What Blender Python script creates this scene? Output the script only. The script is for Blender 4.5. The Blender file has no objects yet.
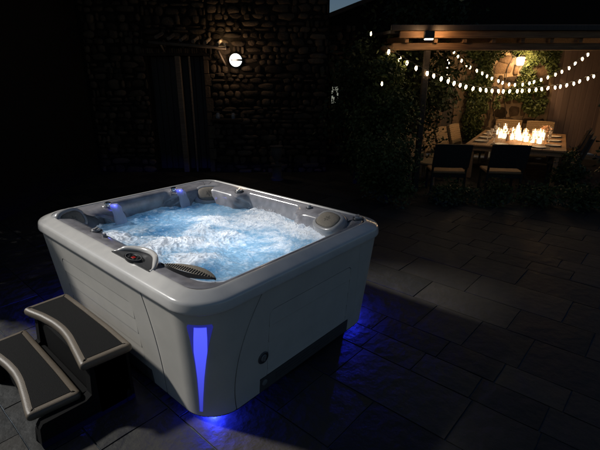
import bpy, math, random
from mathutils import Vector, noise
from mathutils.geometry import tessellate_polygon
random.seed(7)
R_ = math.radians
PI = math.pi
sc = bpy.context.scene
COL = sc.collection

# ------------------------------------------------------------------ camera
CX, CY, CZ = -2.176, -3.033, 2.183
YAW, PITCH, FPX = .722, .338, 430.19
FW = Vector((math.cos(YAW)*math.cos(PITCH), math.sin(YAW)*math.cos(PITCH), -math.sin(PITCH)))
RT = Vector((math.sin(YAW), -math.cos(YAW), 0))
UP = RT.cross(FW)
FH = Vector((math.cos(YAW), math.sin(YAW), 0))
CAM = Vector((CX, CY, CZ))
VROT = YAW - PI/2            # local x = right, local y = away


def W(d, r, z=0.0):
    p = Vector((CX, CY, 0)) + FH*d + RT*r
    return Vector((p.x, p.y, z))


def pd(x, y, d):
    v = FW*FPX + RT*(x-300) + UP*(225-y)
    return CAM + v*(d/v.dot(FH))


def pz(x, y, z):
    v = FW*FPX + RT*(x-300) + UP*(225-y)
    return CAM + v*((z-CZ)/v.z)


cam = bpy.data.cameras.new('camera')
cam.sensor_width = 36
cam.lens = 36*FPX/600
cam.clip_start = .05
cam.clip_end = 500
co = bpy.data.objects.new('camera', cam)
COL.objects.link(co)
co.location = CAM
co.rotation_euler = FW.to_track_quat('-Z', 'Y').to_euler()
sc.camera = co

# ------------------------------------------------------------------ world, sun, view
SUN_H = Vector((-.45, .89, 0)).normalized()
SUN_EL = R_(40)
wd = bpy.data.worlds.new('World')
sc.world = wd
wd.use_nodes = True
nt = wd.node_tree
bg = nt.nodes['Background']
sky = nt.nodes.new('ShaderNodeTexSky')
sky.sky_type = 'NISHITA'
sky.sun_disc = False
sky.sun_elevation = SUN_EL
sky.sun_rotation = math.atan2(SUN_H.x, SUN_H.y)
nt.links.new(sky.outputs[0], bg.inputs[0])
bg.inputs[1].default_value = .033
skt = nt.nodes.new('ShaderNodeMix'); skt.data_type = 'RGBA'; skt.blend_type = 'MULTIPLY'; skt.inputs[0].default_value = 1
skt.inputs[7].default_value = (.72, .83, .93, 1)
nt.links.new(sky.outputs[0], skt.inputs[6]); nt.links.new(skt.outputs[2], bg.inputs[0])
sl = bpy.data.lights.new('key_sun', 'SUN')  # sun lamp standing in for an unseen lamp at the left
sl.energy = 3.5
sl.angle = R_(4.5)
sl.color = (1, .97, .92)
so = bpy.data.objects.new('key_sun', sl)
COL.objects.link(so)
to_sun = SUN_H*math.cos(SUN_EL) + Vector((0, 0, math.sin(SUN_EL)))
so.rotation_euler = (-to_sun).to_track_quat('-Z', 'Y').to_euler()
vs = sc.view_settings
vs.view_transform = 'Standard'
vs.look = 'None'
vs.gamma = 1
vs.exposure = 0
vs.use_curve_mapping = False
sc.cycles.use_denoising = True
sc.cycles.max_bounces = 8
sc.cycles.sample_clamp_indirect = 4


# ------------------------------------------------------------------ materials
def mat(name, c, rough=.5, metal=0, c2=None, scale=6, bump=0, bscale=40, spec=.5, emit=None, es=0,
        tint=False, stretch=None, coat=0, trans=0, detail=6, aniso=None, rvar=0):
    m = bpy.data.materials.new(name)
    m.use_nodes = True
    t = m.node_tree
    b = t.nodes['Principled BSDF']
    b.inputs['Base Color'].default_value = (*c, 1)
    b.inputs['Roughness'].default_value = rough
    b.inputs['Metallic'].default_value = metal
    b.inputs['Specular IOR Level'].default_value = spec
    if coat:
        b.inputs['Coat Weight'].default_value = coat
        b.inputs['Coat Roughness'].default_value = .08
    if trans:
        b.inputs['Transmission Weight'].default_value = trans
    if emit:
        b.inputs['Emission Color'].default_value = (*emit, 1)
        b.inputs['Emission Strength'].default_value = es
    tc = t.nodes.new('ShaderNodeTexCoord')
    mp = t.nodes.new('ShaderNodeMapping')
    t.links.new(tc.outputs['Object'], mp.inputs[0])
    if stretch:
        mp.inputs['Scale'].default_value = stretch
    if c2:
        n = t.nodes.new('ShaderNodeTexNoise')
        n.inputs['Scale'].default_value = scale
        n.inputs['Detail'].default_value = detail
        t.links.new(mp.outputs[0], n.inputs['Vector'])
        rp = t.nodes.new('ShaderNodeMapRange')
        rp.inputs[1].default_value = .32
        rp.inputs[2].default_value = .68
        t.links.new(n.outputs[0], rp.inputs[0])
        mx = t.nodes.new('ShaderNodeMix')
        mx.data_type = 'RGBA'
        mx.inputs[6].default_value = (*c, 1)
        mx.inputs[7].default_value = (*c2, 1)
        fac = rp.outputs[0]
        if tint:
            at = t.nodes.new('ShaderNodeAttribute')
            at.attribute_name = 'tint'
            ad = t.nodes.new('ShaderNodeMath')
            ad.operation = 'MULTIPLY_ADD'
            ad.inputs[1].default_value = .35
            t.links.new(rp.outputs[0], ad.inputs[0])
            sb = t.nodes.new('ShaderNodeMath')
            sb.operation = 'MULTIPLY_ADD'
            sb.inputs[1].default_value = .95
            sb.inputs[2].default_value = -.15
            t.links.new(at.outputs['Fac'], sb.inputs[0])
            t.links.new(sb.outputs[0], ad.inputs[2])
            ad.use_clamp = True
            fac = ad.outputs[0]
        t.links.new(fac, mx.inputs[0])
        t.links.new(mx.outputs[2], b.inputs['Base Color'])
        if rvar:
            rr = t.nodes.new('ShaderNodeMapRange')
            rr.inputs[3].default_value = rough-rvar
            rr.inputs[4].default_value = rough+rvar
            t.links.new(n.outputs[0], rr.inputs[0])
            t.links.new(rr.outputs[0], b.inputs['Roughness'])
    if bump:
        n2 = t.nodes.new('ShaderNodeTexNoise')
        n2.inputs['Scale'].default_value = bscale
        n2.inputs['Detail'].default_value = 8
        t.links.new(mp.outputs[0], n2.inputs['Vector'])
        bp = t.nodes.new('ShaderNodeBump')
        bp.inputs['Strength'].default_value = bump
        bp.inputs['Distance'].default_value = .02
        t.links.new(n2.outputs[0], bp.inputs['Height'])
        t.links.new(bp.outputs[0], b.inputs['Normal'])
    return m


M = {}
M['cab'] = mat('cabinet_greystone', (.56, .535, .485), .42, c2=(.505, .485, .44), scale=5, bump=.03, rvar=.1, bscale=180)
M['core'] = mat('cabinet_gap_black', (.008, .008, .008), .8)
M['trim'] = mat('base_trim_charcoal', (.07, .068, .065), .55, c2=(.055, .055, .055), bump=.05)
M['rim'] = mat('acrylic_rim', (.62, .60, .565), .17, c2=(.55, .535, .51), rvar=.07, scale=9, coat=.5, bump=.015, bscale=14)
M['shell'] = mat('acrylic_shell_grey', (.33, .32, .335), .16, c2=(.20, .195, .21), scale=11, coat=.5)
M['bezel'] = mat('bezel_grey_plastic', (.34, .335, .335), .25, coat=.3)
M['pad'] = mat('pillow_pad_taupe', (.25, .215, .165), .75, c2=(.20, .172, .135), scale=60, bump=.3, bscale=260)
M['emblem'] = mat('pillow_emblem', (.115, .1, .08), .6)
M['black'] = mat('glossy_black_plastic', (.012, .012, .013), .25)
M['droplet'] = mat('water_droplet', (.7, .69, .67), .03, coat=1)
M['chrome'] = mat('chrome', (.75, .75, .76), .12, metal=1)
M['dkgrey'] = mat('dark_grey_plastic', (.06, .06, .062), .35)
M['midgrey'] = mat('mid_grey_plastic', (.18, .178, .175), .4)
M['red'] = mat('red_display', (.2, .01, .01), .3, emit=(1, .03, .02), es=.12)
M['blue_lens'] = mat('blue_lens_edge', (.05, .06, .3), .3, emit=(.05, .06, .62), es=.28)
M['blue_led'] = mat('blue_led_strip', (.1, .1, .5), .3, emit=(.08, .10, 1.0), es=1.05)
M['blue_small'] = mat('blue_led_small', (.1, .1, .5), .3, emit=(.06, .08, 1.0), es=4)
M['tan'] = mat('step_edge_tan', (.125, .10, .072), .45, c2=(.098, .078, .056), scale=5, bump=.12, bscale=220)
M['grip'] = mat('step_grip_black', (.007, .007, .007), .8, bump=.3, bscale=240, spec=.12)
M['stepbody'] = mat('step_body_black', (.006, .006, .006), .85, bump=.03, bscale=160, spec=.1)
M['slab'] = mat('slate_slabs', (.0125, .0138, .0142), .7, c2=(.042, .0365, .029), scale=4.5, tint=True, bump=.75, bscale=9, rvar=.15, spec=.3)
M['grout'] = mat('grout', (.04, .06, .08), .7, bump=.4)  # blue of the LED glow is put into the joint colour
M['earth'] = mat('earth', (.02, .018, .014), .95, c2=(.03, .026, .02), bump=.6)
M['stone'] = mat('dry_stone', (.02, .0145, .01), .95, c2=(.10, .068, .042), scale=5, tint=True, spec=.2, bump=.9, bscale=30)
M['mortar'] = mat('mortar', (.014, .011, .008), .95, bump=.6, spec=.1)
M['render'] = mat('old_plaster', (.22, .165, .105), .95, c2=(.11, .08, .05), scale=3, bump=.6, bscale=12)
M['wood'] = mat('weathered_wood', (.16, .115, .075), .8, c2=(.09, .06, .038), scale=7, stretch=(.4, 6, 6), bump=.5, bscale=20)
M['woodv'] = mat('grey_planks', (.20, .148, .132), .85, c2=(.11, .08, .07), scale=7, stretch=(9, 9, .5), bump=.5, bscale=16, tint=True)
M['beam'] = mat('pergola_timber', (.23, .125, .055), .7, c2=(.11, .055, .024), scale=6, stretch=(.5, 8, 8), bump=.4, bscale=18)
M['darkwood'] = mat('dark_wood', (.025, .018, .013), .6, c2=(.014, .01, .008), stretch=(6, 6, .5))
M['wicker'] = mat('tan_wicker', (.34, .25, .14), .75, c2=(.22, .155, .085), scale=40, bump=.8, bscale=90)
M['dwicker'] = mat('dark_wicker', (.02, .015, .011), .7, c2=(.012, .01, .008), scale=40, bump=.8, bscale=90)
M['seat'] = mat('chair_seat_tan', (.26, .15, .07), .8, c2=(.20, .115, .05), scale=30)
M['table'] = mat('table_top_wood', (.38, .23, .11), .6, c2=(.28, .16, .075), scale=6, stretch=(8, .6, 8))
M['mat'] = mat('placemat', (.06, .045, .035), .8)
M['china'] = mat('china', (.75, .72, .66), .3)
M['glass'] = mat('clear_glass', (.9, .9, .9), .05, trans=.9)
M['wax'] = mat('candle_wax', (.8, .7, .55), .6, emit=(1, .70, .40), es=5)
M['flame'] = mat('flame', (1, .7, .3), .5, emit=(1, .62, .25), es=45)
M['bulb'] = mat('lit_bulb', (1, .9, .7), .4, emit=(1, .72, .40), es=26)
M['lampw'] = mat('lit_lamp_globe', (1, 1, 1), .4, emit=(.92, 1, .97), es=3.2)
M['lampwarm'] = mat('lit_warm_lamp', (1, 1, 1), .4, emit=(1, .82, .5), es=16)
M['winlit'] = mat('lit_window_pane', (.5, .5, .4), .4, emit=(.95, 1, .8), es=.22)
M['cord'] = mat('cord_black', (.02, .02, .02), .6)
M['iron'] = mat('black_iron', (.012, .012, .012), .45)
M['leaf'] = mat('leaf_green', (.028, .045, .012), .55, c2=(.085, .10, .03), scale=3, tint=True, spec=.2)
M['ivy'] = mat('ivy_leaf', (.024, .04, .013), .5, c2=(.065, .085, .03), scale=3, tint=True, spec=.2)
M['dleaf'] = mat('evergreen_leaf', (.012, .02, .008), .6, c2=(.035, .045, .016), scale=3, tint=True, spec=.2)
M['bark'] = mat('bark', (.05, .036, .024), .9, c2=(.03, .02, .014), bump=.8)
M['flower'] = mat('pale_petals', (.6, .36, .26), .7, c2=(.7, .55, .42))
M['urn'] = mat('pale_stone_urn', (.07, .055, .04), .9, c2=(.045, .035, .03), bump=.4)
M['tile'] = mat('roof_tile', (.09, .05, .035), .9, c2=(.05, .03, .022), bump=.5)


# the strip is lit from its top end, so it glows less towards the foot
t_ = M['blue_led'].node_tree
gm_ = t_.nodes.new('ShaderNodeTexCoord')
sp3 = t_.nodes.new('ShaderNodeSeparateXYZ')
t_.links.new(gm_.outputs['Object'], sp3.inputs[0])
mr_ = t_.nodes.new('ShaderNodeMapRange')
mr_.inputs[1].default_value = .08; mr_.inputs[2].default_value = .74
mr_.inputs[3].default_value = .42; mr_.inputs[4].default_value = 1.2
t_.links.new(sp3.outputs[2], mr_.inputs[0])
t_.links.new(mr_.outputs[0], t_.nodes['Principled BSDF'].inputs['Emission Strength'])


# ------------------------------------------------------------------ mesh builder
class MB:
    def __init__(s):
        s.v = []
        s.f = []
        s.t = []
        s.tint = 0.0

    def add(s, vs_, fs_):
        o = len(s.v)
        s.v += [tuple(p) for p in vs_]
        for f in fs_:
            s.f.append(tuple(i+o for i in f))
            s.t.append(s.tint)

    def box(s, x0, x1, y0, y1, z0, z1, bev=0.0):
        if bev <= 0:
            s.add([(x0, y0, z0), (x1, y0, z0), (x1, y1, z0), (x0, y1, z0), (x0, y0, z1), (x1, y0, z1), (x1, y1, z1), (x0, y1, z1)],
                  [(0, 3, 2, 1), (4, 5, 6, 7), (0, 1, 5, 4), (1, 2, 6, 5), (2, 3, 7, 6), (3, 0, 4, 7)])
            return
        b = min(bev, (x1-x0)*.45, (y1-y0)*.45, (z1-z0)*.45)
        V = []
        idx = {}
        for sx in (0, 1):
            for sy in (0, 1):
                for sz in (0, 1):
                    X = (x0, x1)[sx]; Y = (y0, y1)[sy]; Z = (z0, z1)[sz]
                    dx = b*(1-2*sx); dy = b*(1-2*sy); dz = b*(1-2*sz)
                    idx[sx, sy, sz] = len(V)
                    V += [(X, Y+dy, Z+dz), (X+dx, Y, Z+dz), (X+dx, Y+dy, Z)]
        F = []
        def q(*k): F.append(tuple(idx[a]+i for a, i in k))
        for a in (0, 1):
            o = [(0, 0), (1, 0), (1, 1), (0, 1)]
            q(*[((a, p, r), 0) for p, r in o])
            q(*[((p, a, r), 1) for p, r in o])
            q(*[((p, r, a), 2) for p, r in o])
        for a in (0, 1):
            for c in (0, 1):
                q(((a, c, 0), 0), ((a, c, 1), 0), ((a, c, 1), 1), ((a, c, 0), 1))
                q(((a, 0, c), 0), ((a, 1, c), 0), ((a, 1, c), 2), ((a, 0, c), 2))
                q(((0, a, c), 1), ((1, a, c), 1), ((1, a, c), 2), ((0, a, c), 2))
        for k in idx:
            F.append((idx[k], idx[k]+1, idx[k]+2))
        s.add(V, F)

    def obox(s, c, ax, ay, az, hx, hy, hz):
        c = Vector(c); V = []
        for z in (-1, 1):
            for x, y in ((-1, -1), (1, -1), (1, 1), (-1, 1)):
                V.append(c + ax*x*hx + ay*y*hy + az*z*hz)
        s.add(V, [(0, 3, 2, 1), (4, 5, 6, 7), (0, 1, 5, 4), (1, 2, 6, 5), (2, 3, 7, 6), (3, 0, 4, 7)])

    def tube(s, pts, rad, n=8, caps=True):
        pts = [Vector(p) for p in pts]
        if not isinstance(rad, (list, tuple)):
            rad = [rad]*len(pts)
        V = []; F = []
        prev = None
        for i, p in enumerate(pts):
            d = (pts[min(i+1, len(pts)-1)] - pts[max(i-1, 0)]).normalized()
            ref = prev if prev is not None else (Vector((0, 0, 1)) if abs(d.z) < .9 else Vector((1, 0, 0)))
            a = (ref - d*ref.dot(d)).normalized()
            prev = a
            b = d.cross(a)
            for k in range(n):
                t = 2*PI*k/n
                V.append(p + (a*math.cos(t) + b*math.sin(t))*rad[i])
        for i in range(len(pts)-1):
            for k in range(n):
                k2 = (k+1) % n
                F.append((i*n+k, i*n+k2, (i+1)*n+k2, (i+1)*n+k))
        if caps:
            F.append(tuple(range(n-1, -1, -1)))
            F.append(tuple((len(pts)-1)*n+k for k in range(n)))
        s.add(V, F)

    def lathe(s, prof, n=20, c=(0, 0, 0), ax=None):
        c = Vector(c)
        if ax is None:
            X, Y, Z = Vector((1, 0, 0)), Vector((0, 1, 0)), Vector((0, 0, 1))
        else:
            X, Y, Z = ax
        V = []; F = []
        for r, z in prof:
            for k in range(n):
                t = 2*PI*k/n
                V.append(c + X*(r*math.cos(t)) + Y*(r*math.sin(t)) + Z*z)
        for i in range(len(prof)-1):
            for k in range(n):
                k2 = (k+1) % n
                F.append((i*n+k, i*n+k2, (i+1)*n+k2, (i+1)*n+k))
        F.append(tuple(range(n-1, -1, -1)))
        F.append(tuple((len(prof)-1)*n+k for k in range(n)))
        s.add(V, F)

    def grid(s, fn, nu, nv, closed=False):
        V = []; F = []
        for j in range(nv+1):
            for i in range(nu+(0 if closed else 1)):
                V.append(fn(i/nu, j/nv))
        w = nu if closed else nu+1
        for j in range(nv):
            for i in range(nu):
                i2 = (i+1) % w
                F.append((j*w+i, j*w+i2, (j+1)*w+i2, (j+1)*w+i))
        s.add(V, F)

    def loft(s, loops, cap0=False, cap1=False):
        n = len(loops[0]); V = [p for l in loops for p in l]; F = []
        for j in range(len(loops)-1):
            for i in range(n):
                i2 = (i+1) % n
                F.append((j*n+i, j*n+i2, (j+1)*n+i2, (j+1)*n+i))
        for on, lo, o_ in ((cap0, loops[0], 0), (cap1, loops[-1], (len(loops)-1)*n)):
            if on:
                for q in tessellate_polygon([[Vector(p) for p in lo]]):
                    F.append(tuple(i+o_ for i in q))
        s.add(V, F)

    def plate(s, outer, holes, fn, t):
        """flat plate with holes; fn(u, v, out) -> 3D; t thickness"""
        loops = [outer]+holes
        flat = [p for l in loops for p in l]
        tris = tessellate_polygon([[Vector((u, v, 0)) for u, v in l] for l in loops])
        n = len(flat)
        V = [fn(u, v, 0) for u, v in flat]+[fn(u, v, -t) for u, v in flat]
        F = [tuple(q) for q in tris]+[tuple(i+n for i in reversed(q)) for q in tris]
        o = 0
        for l in loops:
            m = len(l)
            for i in range(m):
                a, b = o+i, o+(i+1) % m
                F.append((a, b, b+n, a+n))
            o += m
        s.add(V, F)

    def leaf(s, p, d, nrm, L, w):
        d = d.normalized()
        b = d.cross(nrm)
        if b.length < 1e-4: b = d.cross(Vector((.3, .5, .8)))
        b.normalize(); nn = b.cross(d)
        p = Vector(p)
        s.add([p, p+d*L*.45+b*w*.5-nn*w*.12, p+d*L, p+d*L*.45-b*w*.5-nn*w*.12, p+d*L*.5+nn*w*.06], [(0, 1, 4), (1, 2, 4), (2, 3, 4), (3, 0, 4)])

    def build(s, name, m, parent=None, smooth=False, angle=None, recalc=True):
        me = bpy.data.meshes.new(name)
        me.from_pydata(s.v, [], s.f)
        if recalc:
            import bmesh
            bm = bmesh.new(); bm.from_mesh(me)
            bmesh.ops.recalc_face_normals(bm, faces=bm.faces)
            bm.to_mesh(me); bm.free()
        at = me.attributes.new('tint', 'FLOAT', 'FACE')
        at.data.foreach_set('value', s.t)
        if smooth:
            me.polygons.foreach_set('use_smooth', [True]*len(me.polygons))
            if angle:
                me.set_sharp_from_angle(angle=R_(angle))
        me.materials.append(m)
        me.update()
        o = bpy.data.objects.new(name, me)
        COL.objects.link(o)
        if parent: o.parent = parent
        return o


def tag(o, label=None, cat=None, group=None, kind=None):
    if label: o['label'] = label
    if cat: o['category'] = cat
    if group: o['group'] = group
    if kind: o['kind'] = kind
    return o


def empty(name, loc=(0, 0, 0), rz=0, label=None, cat=None, group=None):
    o = bpy.data.objects.new(name, None)
    COL.objects.link(o)
    o.location = loc
    o.rotation_euler = (0, 0, rz)
    o.empty_display_size = .1
    return tag(o, label, cat, group)


def copy_tree(o, parent=None):
    c = o.copy()
    COL.objects.link(c)
    c.parent = parent
    for ch in list(o.children):
        copy_tree(ch, c)
    return c


def lamp(name, loc, energy, color, radius=.03, parent=None):
    l = bpy.data.lights.new(name, 'POINT')
    l.energy = energy
    l.color = color
    l.shadow_soft_size = radius
    o = bpy.data.objects.new(name, l)
    COL.objects.link(o)
    o.location = loc
    if parent: o.parent = parent
    return o


def spot(name, loc, energy, color, aim, cone, radius=.03, parent=None, blend=.6):
    l = bpy.data.lights.new(name, 'SPOT')
    l.energy = energy
    l.color = color
    l.shadow_soft_size = radius
    l.spot_size = R_(cone)
    l.spot_blend = blend
    o = bpy.data.objects.new(name, l)
    COL.objects.link(o)
    o.location = loc
    o.rotation_euler = Vector(aim).to_track_quat('-Z', 'Y').to_euler()
    if parent: o.parent = parent
    return o


def sm(x, a, b):
    t = max(0, min(1, (x-a)/(b-a)))
    return t*t*(3-2*t)


# ================================================================== GROUND
g = MB()
g.add([(-150, -150, -.06), (150, -150, -.06), (150, 150, -.06), (-150, 150, -.06)], [(0, 1, 2, 3)])
tag(g.build('ground', M['earth']), kind='structure')
g = MB()
g.add([(-5, -6, -.014), (12, -6, -.014), (12, 12, -.014), (-5, 12, -.014)], [(0, 1, 2, 3)])
tag(g.build('patio_grout', M['grout']), kind='structure')
g = MB()
rs = random.Random(11)
xs = [-1.745, -1.455, -.98, -.515, .02, .49]
while xs[0] > -4.6: xs.insert(0, xs[0]-rs.choice((.29, .46, .52)))
while xs[-1] < 11.5: xs.append(xs[-1]+rs.choice((.29, .46, .52)))
for a, b in zip(xs, xs[1:]):
    y = -6+rs.random()*.5
    if abs(a+1.745) < .01 or abs(a+1.455) < .01:
        y = -.545-.62*9
    while y < 11.5:
        L = rs.choice((.45, .62, .78, .92)) if (b-a) > .35 else rs.choice((.46, .62))
        if abs(a+1.745) < .01: L = .62
        gp = .005
        g.tint = rs.random()
        h = rs.uniform(-.002, .002)
        # slab with chamfered edge and split, uneven face
        nx, ny = 3, max(3, int(L/.15))
        x0, x1, y0, y1 = a+gp, b-gp, y+gp, y+L-gp
        def sf(u, v, x0=x0, x1=x1, y0=y0, y1=y1, h=h):
            X = x0+(x1-x0)*u; Y = y0+(y1-y0)*v
            edge = u in (0, 1) or v in (0, 1)
            jx = rs.uniform(-.003, .003); jy = rs.uniform(-.003, .003)
            return (X+jx, Y+jy, h-(.004 if edge else 0)+noise.noise((X*5, Y*5, 3))*.0025)
        o = len(g.v)
        g.grid(sf, nx, ny)
        # skirt
        w = nx+1
        ring = [i for i in range(w)]+[j*w+nx for j in range(1, ny+1)]+[ny*w+i for i in range(nx-1, -1, -1)]+[j*w for j in range(ny-1, 0, -1)]
        base = len(g.v)
        ringv = [g.v[o+i] for i in ring]
        n = len(ring)
        g.add([(p[0], p[1], p[2]) for p in ringv]+[(p[0], p[1], -.02) for p in ringv],
              [(i, (i+1) % n, n+(i+1) % n, n+i) for i in range(n)])
        y += L
tag(g.build('patio', M['slab'], smooth=True, angle=35, recalc=False), kind='structure')

# ================================================================== HOT TUB
A0, B0, RC = 1.008, 1.25, .25
ZR = .9


def hab(z):
    k = .080*(1-z/ZR)
    return A0-k, B0-k


ARC = PI*RC/4


def cP(w, z, out=0.0, sx=1, sy=1):
    """point on the cabinet near a corner; w = distance round the corner (w<0: on the x face, w>0: on the y face)"""
    a, b = hab(z)
    cx, cy = -a+RC, -b+RC
    if abs(w) <= ARC:
        t = R_(225)+w/RC
        x, y = cx+(RC+out)*math.cos(t), cy+(RC+out)*math.sin(t)
    elif w > 0:
        x, y = cx+(w-ARC), -b-out
    else:
        x, y = -a-out, cy+(-w-ARC)
    return Vector((x*sx, y*sy, z))


def quad3(P):
    (x0, y0), (x1, y1), (x2, y2) = P
    def f(x):
        return (y0*(x-x1)*(x-x2)/((x0-x1)*(x0-x2))+y1*(x-x0)*(x-x2)/((x1-x0)*(x1-x2))+y2*(x-x0)*(x-x1)/((x2-x0)*(x2-x1)))
    return f


seamR = quad3([(.13, .165), (.59, .27), (.87, .445)])
seamL = quad3([(.14, .44), (.5, .47), (.87, .57)])
seamM = quad3([(.13, .255), (.55, .30), (.87, .35)])
tub = empty('hot_tub', (0, 0, 0), 0, 'large square hot tub with grey cabinet full of bubbling blue water', 'hot tub')
ZB, ZTOP = .044, .874

# dark inner carcass
loops = []
def rloop(a, b, R, z, na=16, ns=40, l=None, r=None, bt=None, tp=None):
    l = -a if l is None else l; r = a if r is None else r
    bt = -b if bt is None else bt; tp = b if tp is None else tp
    P = []
    cs = [((l+R, bt+R), 180, (r-R, bt+R)), ((r-R, bt+R), 270, (r-R, tp-R)), ((r-R, tp-R), 0, (l+R, tp-R)), ((l+R, tp-R), 90, (l+R, bt+R))]
    for c, a0, nxt in cs:
        for k in range(na):
            t = R_(a0+90*k/na)
            P.append(Vector((c[0]+R*math.cos(t), c[1]+R*math.sin(t), z)))
        t = R_(a0+90)
        p0 = Vector((c[0]+R*math.cos(t), c[1]+R*math.sin(t), z))
        p1 = Vector((nxt[0]+R*math.cos(t), nxt[1]+R*math.sin(t), z))
        for k in range(ns):
            P.append(p0.lerp(p1, k/ns))
    return P


m = MB()
for z in (.036, .3, .6, .876):
    a, b = hab(z)
    loops.append(rloop(a-.014, b-.014, RC-.014, z, 12, 4))
m.loft(loops, cap0=True)
m.build('carcass', M['core'], tub, smooth=True, angle=40)

# corner panels
def corner_panel(sx, sy, fL, fR):
    m = MB()
    NW, NZ = 40, 26
    def surf(out):
        def f(u, v):
            z = ZB+(ZTOP-ZB)*v
            wl, wr = -(fL(z)-.003), fR(z)-.003
            e = 0.0
            if u < .012 or u > .988 : e = .003
            return cP(wl+(wr-wl)*u, z, out-e, sx, sy)
        return f
    m.grid(surf(0), NW, NZ)
    m.grid(surf(-.012), NW, NZ)
    for v in (0, 1):
        m.grid(lambda u, t, v=v: surf(-.012*t)(u, v), NW, 1)
    for u in (0, 1):
        m.grid(lambda v, t, u=u: surf(-.012*t)(u, v), NZ, 1)
    return m.build('corner_panel', M['cab'], tub, smooth=True, angle=50)


corner_panel(1, 1, seamL, seamR)
corner_panel(-1, 1, seamM, seamM)
corner_panel(1, -1, seamM, seamM)
corner_panel(-1, -1, seamM, seamM)


# side panels
def rrect(u0, u1, v0, v1, r, bottom=True, n=6):
    P = []
    for (cx, cy, a0, rr) in ((u0, v0, 180, 0), (u1, v0, 270, 0), (u1, v1, 0, r), (u0, v1, 90, r)):
        if rr == 0:
            P.append((cx, cy))
        else:
            sx = -1 if cx == u1 else 1
            for k in range(n+1):
                t = R_(a0+90*k/n)
                P.append((cx+sx*rr+rr*math.cos(t), cy-rr+rr*math.sin(t)))
    return P


def side_panel(face, s0, s1, o0, o1, f0, f1, c0, c1, zbase, boards):
    """face 'x'/'y', sign; s0..s1 flat plate extent, o0..o1 the inset boards; f0/f1 seam functions at both ends"""
    ax, sg = face
    def fn(u, v, out):
        a, b = hab(v)
        return Vector((sg*(a+out), u, v)) if ax == 'x' else Vector((u, sg*(b+out), v))
    m = MB()
    top = boards[0]
    hole = rrect(o0, o1, zbase, top, .045)
    outer = [(s0, zbase), (o0-.0, zbase), *[p for p in [(o1, zbase)]], (s1, zbase), (s1, ZTOP), (s0, ZTOP)]
    # frame as an arch (open at the bottom): left leg, lintel, right leg in one outline
    arch = [(s0, zbase), (o0-.003, zbase)]
    n = 6; r = .045
    for k in range(n+1):
        t = R_(180-90*k/n)
        arch.append((o0-.003+r+r*math.cos(t), top+.003-r+r*math.sin(t)))
    for k in range(n+1):
        t = R_(90-90*k/n)
        arch.append((o1+.003-r+r*math.cos(t), top+.003-r+r*math.sin(t)))
    arch += [(o1+.003, zbase), (s1, zbase), (s1, ZTOP), (s0, ZTOP)]
    m.plate(arch, [], fn, .012)
    bz = boards+[zbase]
    for i, (zt, zb) in enumerate(zip(bz, bz[1:])):
        P = rrect(o0, o1, zb+.0026, zt-.0026, .042 if i == 0 else .003, n=6 if i == 0 else 1)
        m.plate(P, [], lambda u, v, o, zt=zt, zb=zb: fn(u, v, o-.003+.005*(zt-v)/(zt-zb)), .012)
    # end strips up to the curved seams (wrap on to the corner)
    for (s, f, csx, csy) in ((s0, f0, *c0), (s1, f1, *c1)):
        def strip(u, v, out=0, s=s, f=f, csx=csx, csy=csy):
            z = ZB+(ZTOP-ZB)*v
            a, b = hab(z)
            if ax == 'x':
                w_s = -((s*csy)+b-RC+ARC) if True else 0
                w_seam = -(f(z)+.003)
            else:
                w_s = (s*csx)+a-RC+ARC
                w_seam = f(z)+.003
            return cP(w_s+(w_seam-w_s)*u, z, out, csx, csy)
        m.grid(strip, 16, 22)
        m.grid(lambda u, v, st=strip: st(u, v, -.012), 16, 22)
        m.grid(lambda v, t, st=strip: st(1, v, -.012*t), 22, 1)
        m.grid(lambda u, t, st=strip: st(u, 0, -.012*t), 16, 1)
    return m.build('side_panel', M['cab'], tub, smooth=True, angle=30)


BZ = [.70, .575, .45, .33, .215]
side_panel(('x', -1), -.52, .80, -.45, .73, seamL, seamM, (1, 1), (1, -1), .165, BZ)
side_panel(('y', -1), -.50, .555, -.43, .505, seamR, seamM, (1, 1), (-1, 1), .165, BZ)
side_panel(('x', 1), -.80, .80, -.7, .7, seamM, seamM, (-1, 1), (-1, -1), .165, BZ)
side_panel(('y', 1), -.58, .58, -.5, .5, seamM, seamM, (1, -1), (-1, -1), .165, BZ)


def base_trim(ax, sg, s0, s1):
    m = MB()
    def fn(u, v, out):
        a, b = hab(v)
        return Vector((sg*(a+out), u, v)) if ax == 'x' else Vector((u, sg*(b+out), v))
    m.plate(rrect(s0, s1, ZB, .160, .012), [], lambda u, v, o: fn(u, v, o+.001), .014)
    for i in range(3):
        z = ZB+.022+i*.026
        m.plate(rrect(s0+.16, s1-.03, z, z+.012, .003, n=2), [], lambda u, v, o: fn(u, v, o+.004), .003)
    return m.build('base_trim', M['trim'], tub, smooth=True, angle=30)


base_trim('x', -1, -.515, .795)
base_trim('y', -1, -.498, .553)
base_trim('x', 1, -.795, .795)
base_trim('y', 1, -.575, .575)

# base lip, black plinth under the cabinet
m = MB()
a, b = hab(.05)
m.loft([rloop(a-.004, b-.004, RC, z, 14, 4) for z in (.034, .043)], True, True)
m.build('base_lip', M['core'], tub, smooth=True, angle=40)
m = MB()
m.loft([rloop(a-.10, b-.10, .2, z, 14, 4) for z in (-.004, .0335)], True, True)
m.build('plinth', M['core'], tub, smooth=True, angle=40)

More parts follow.
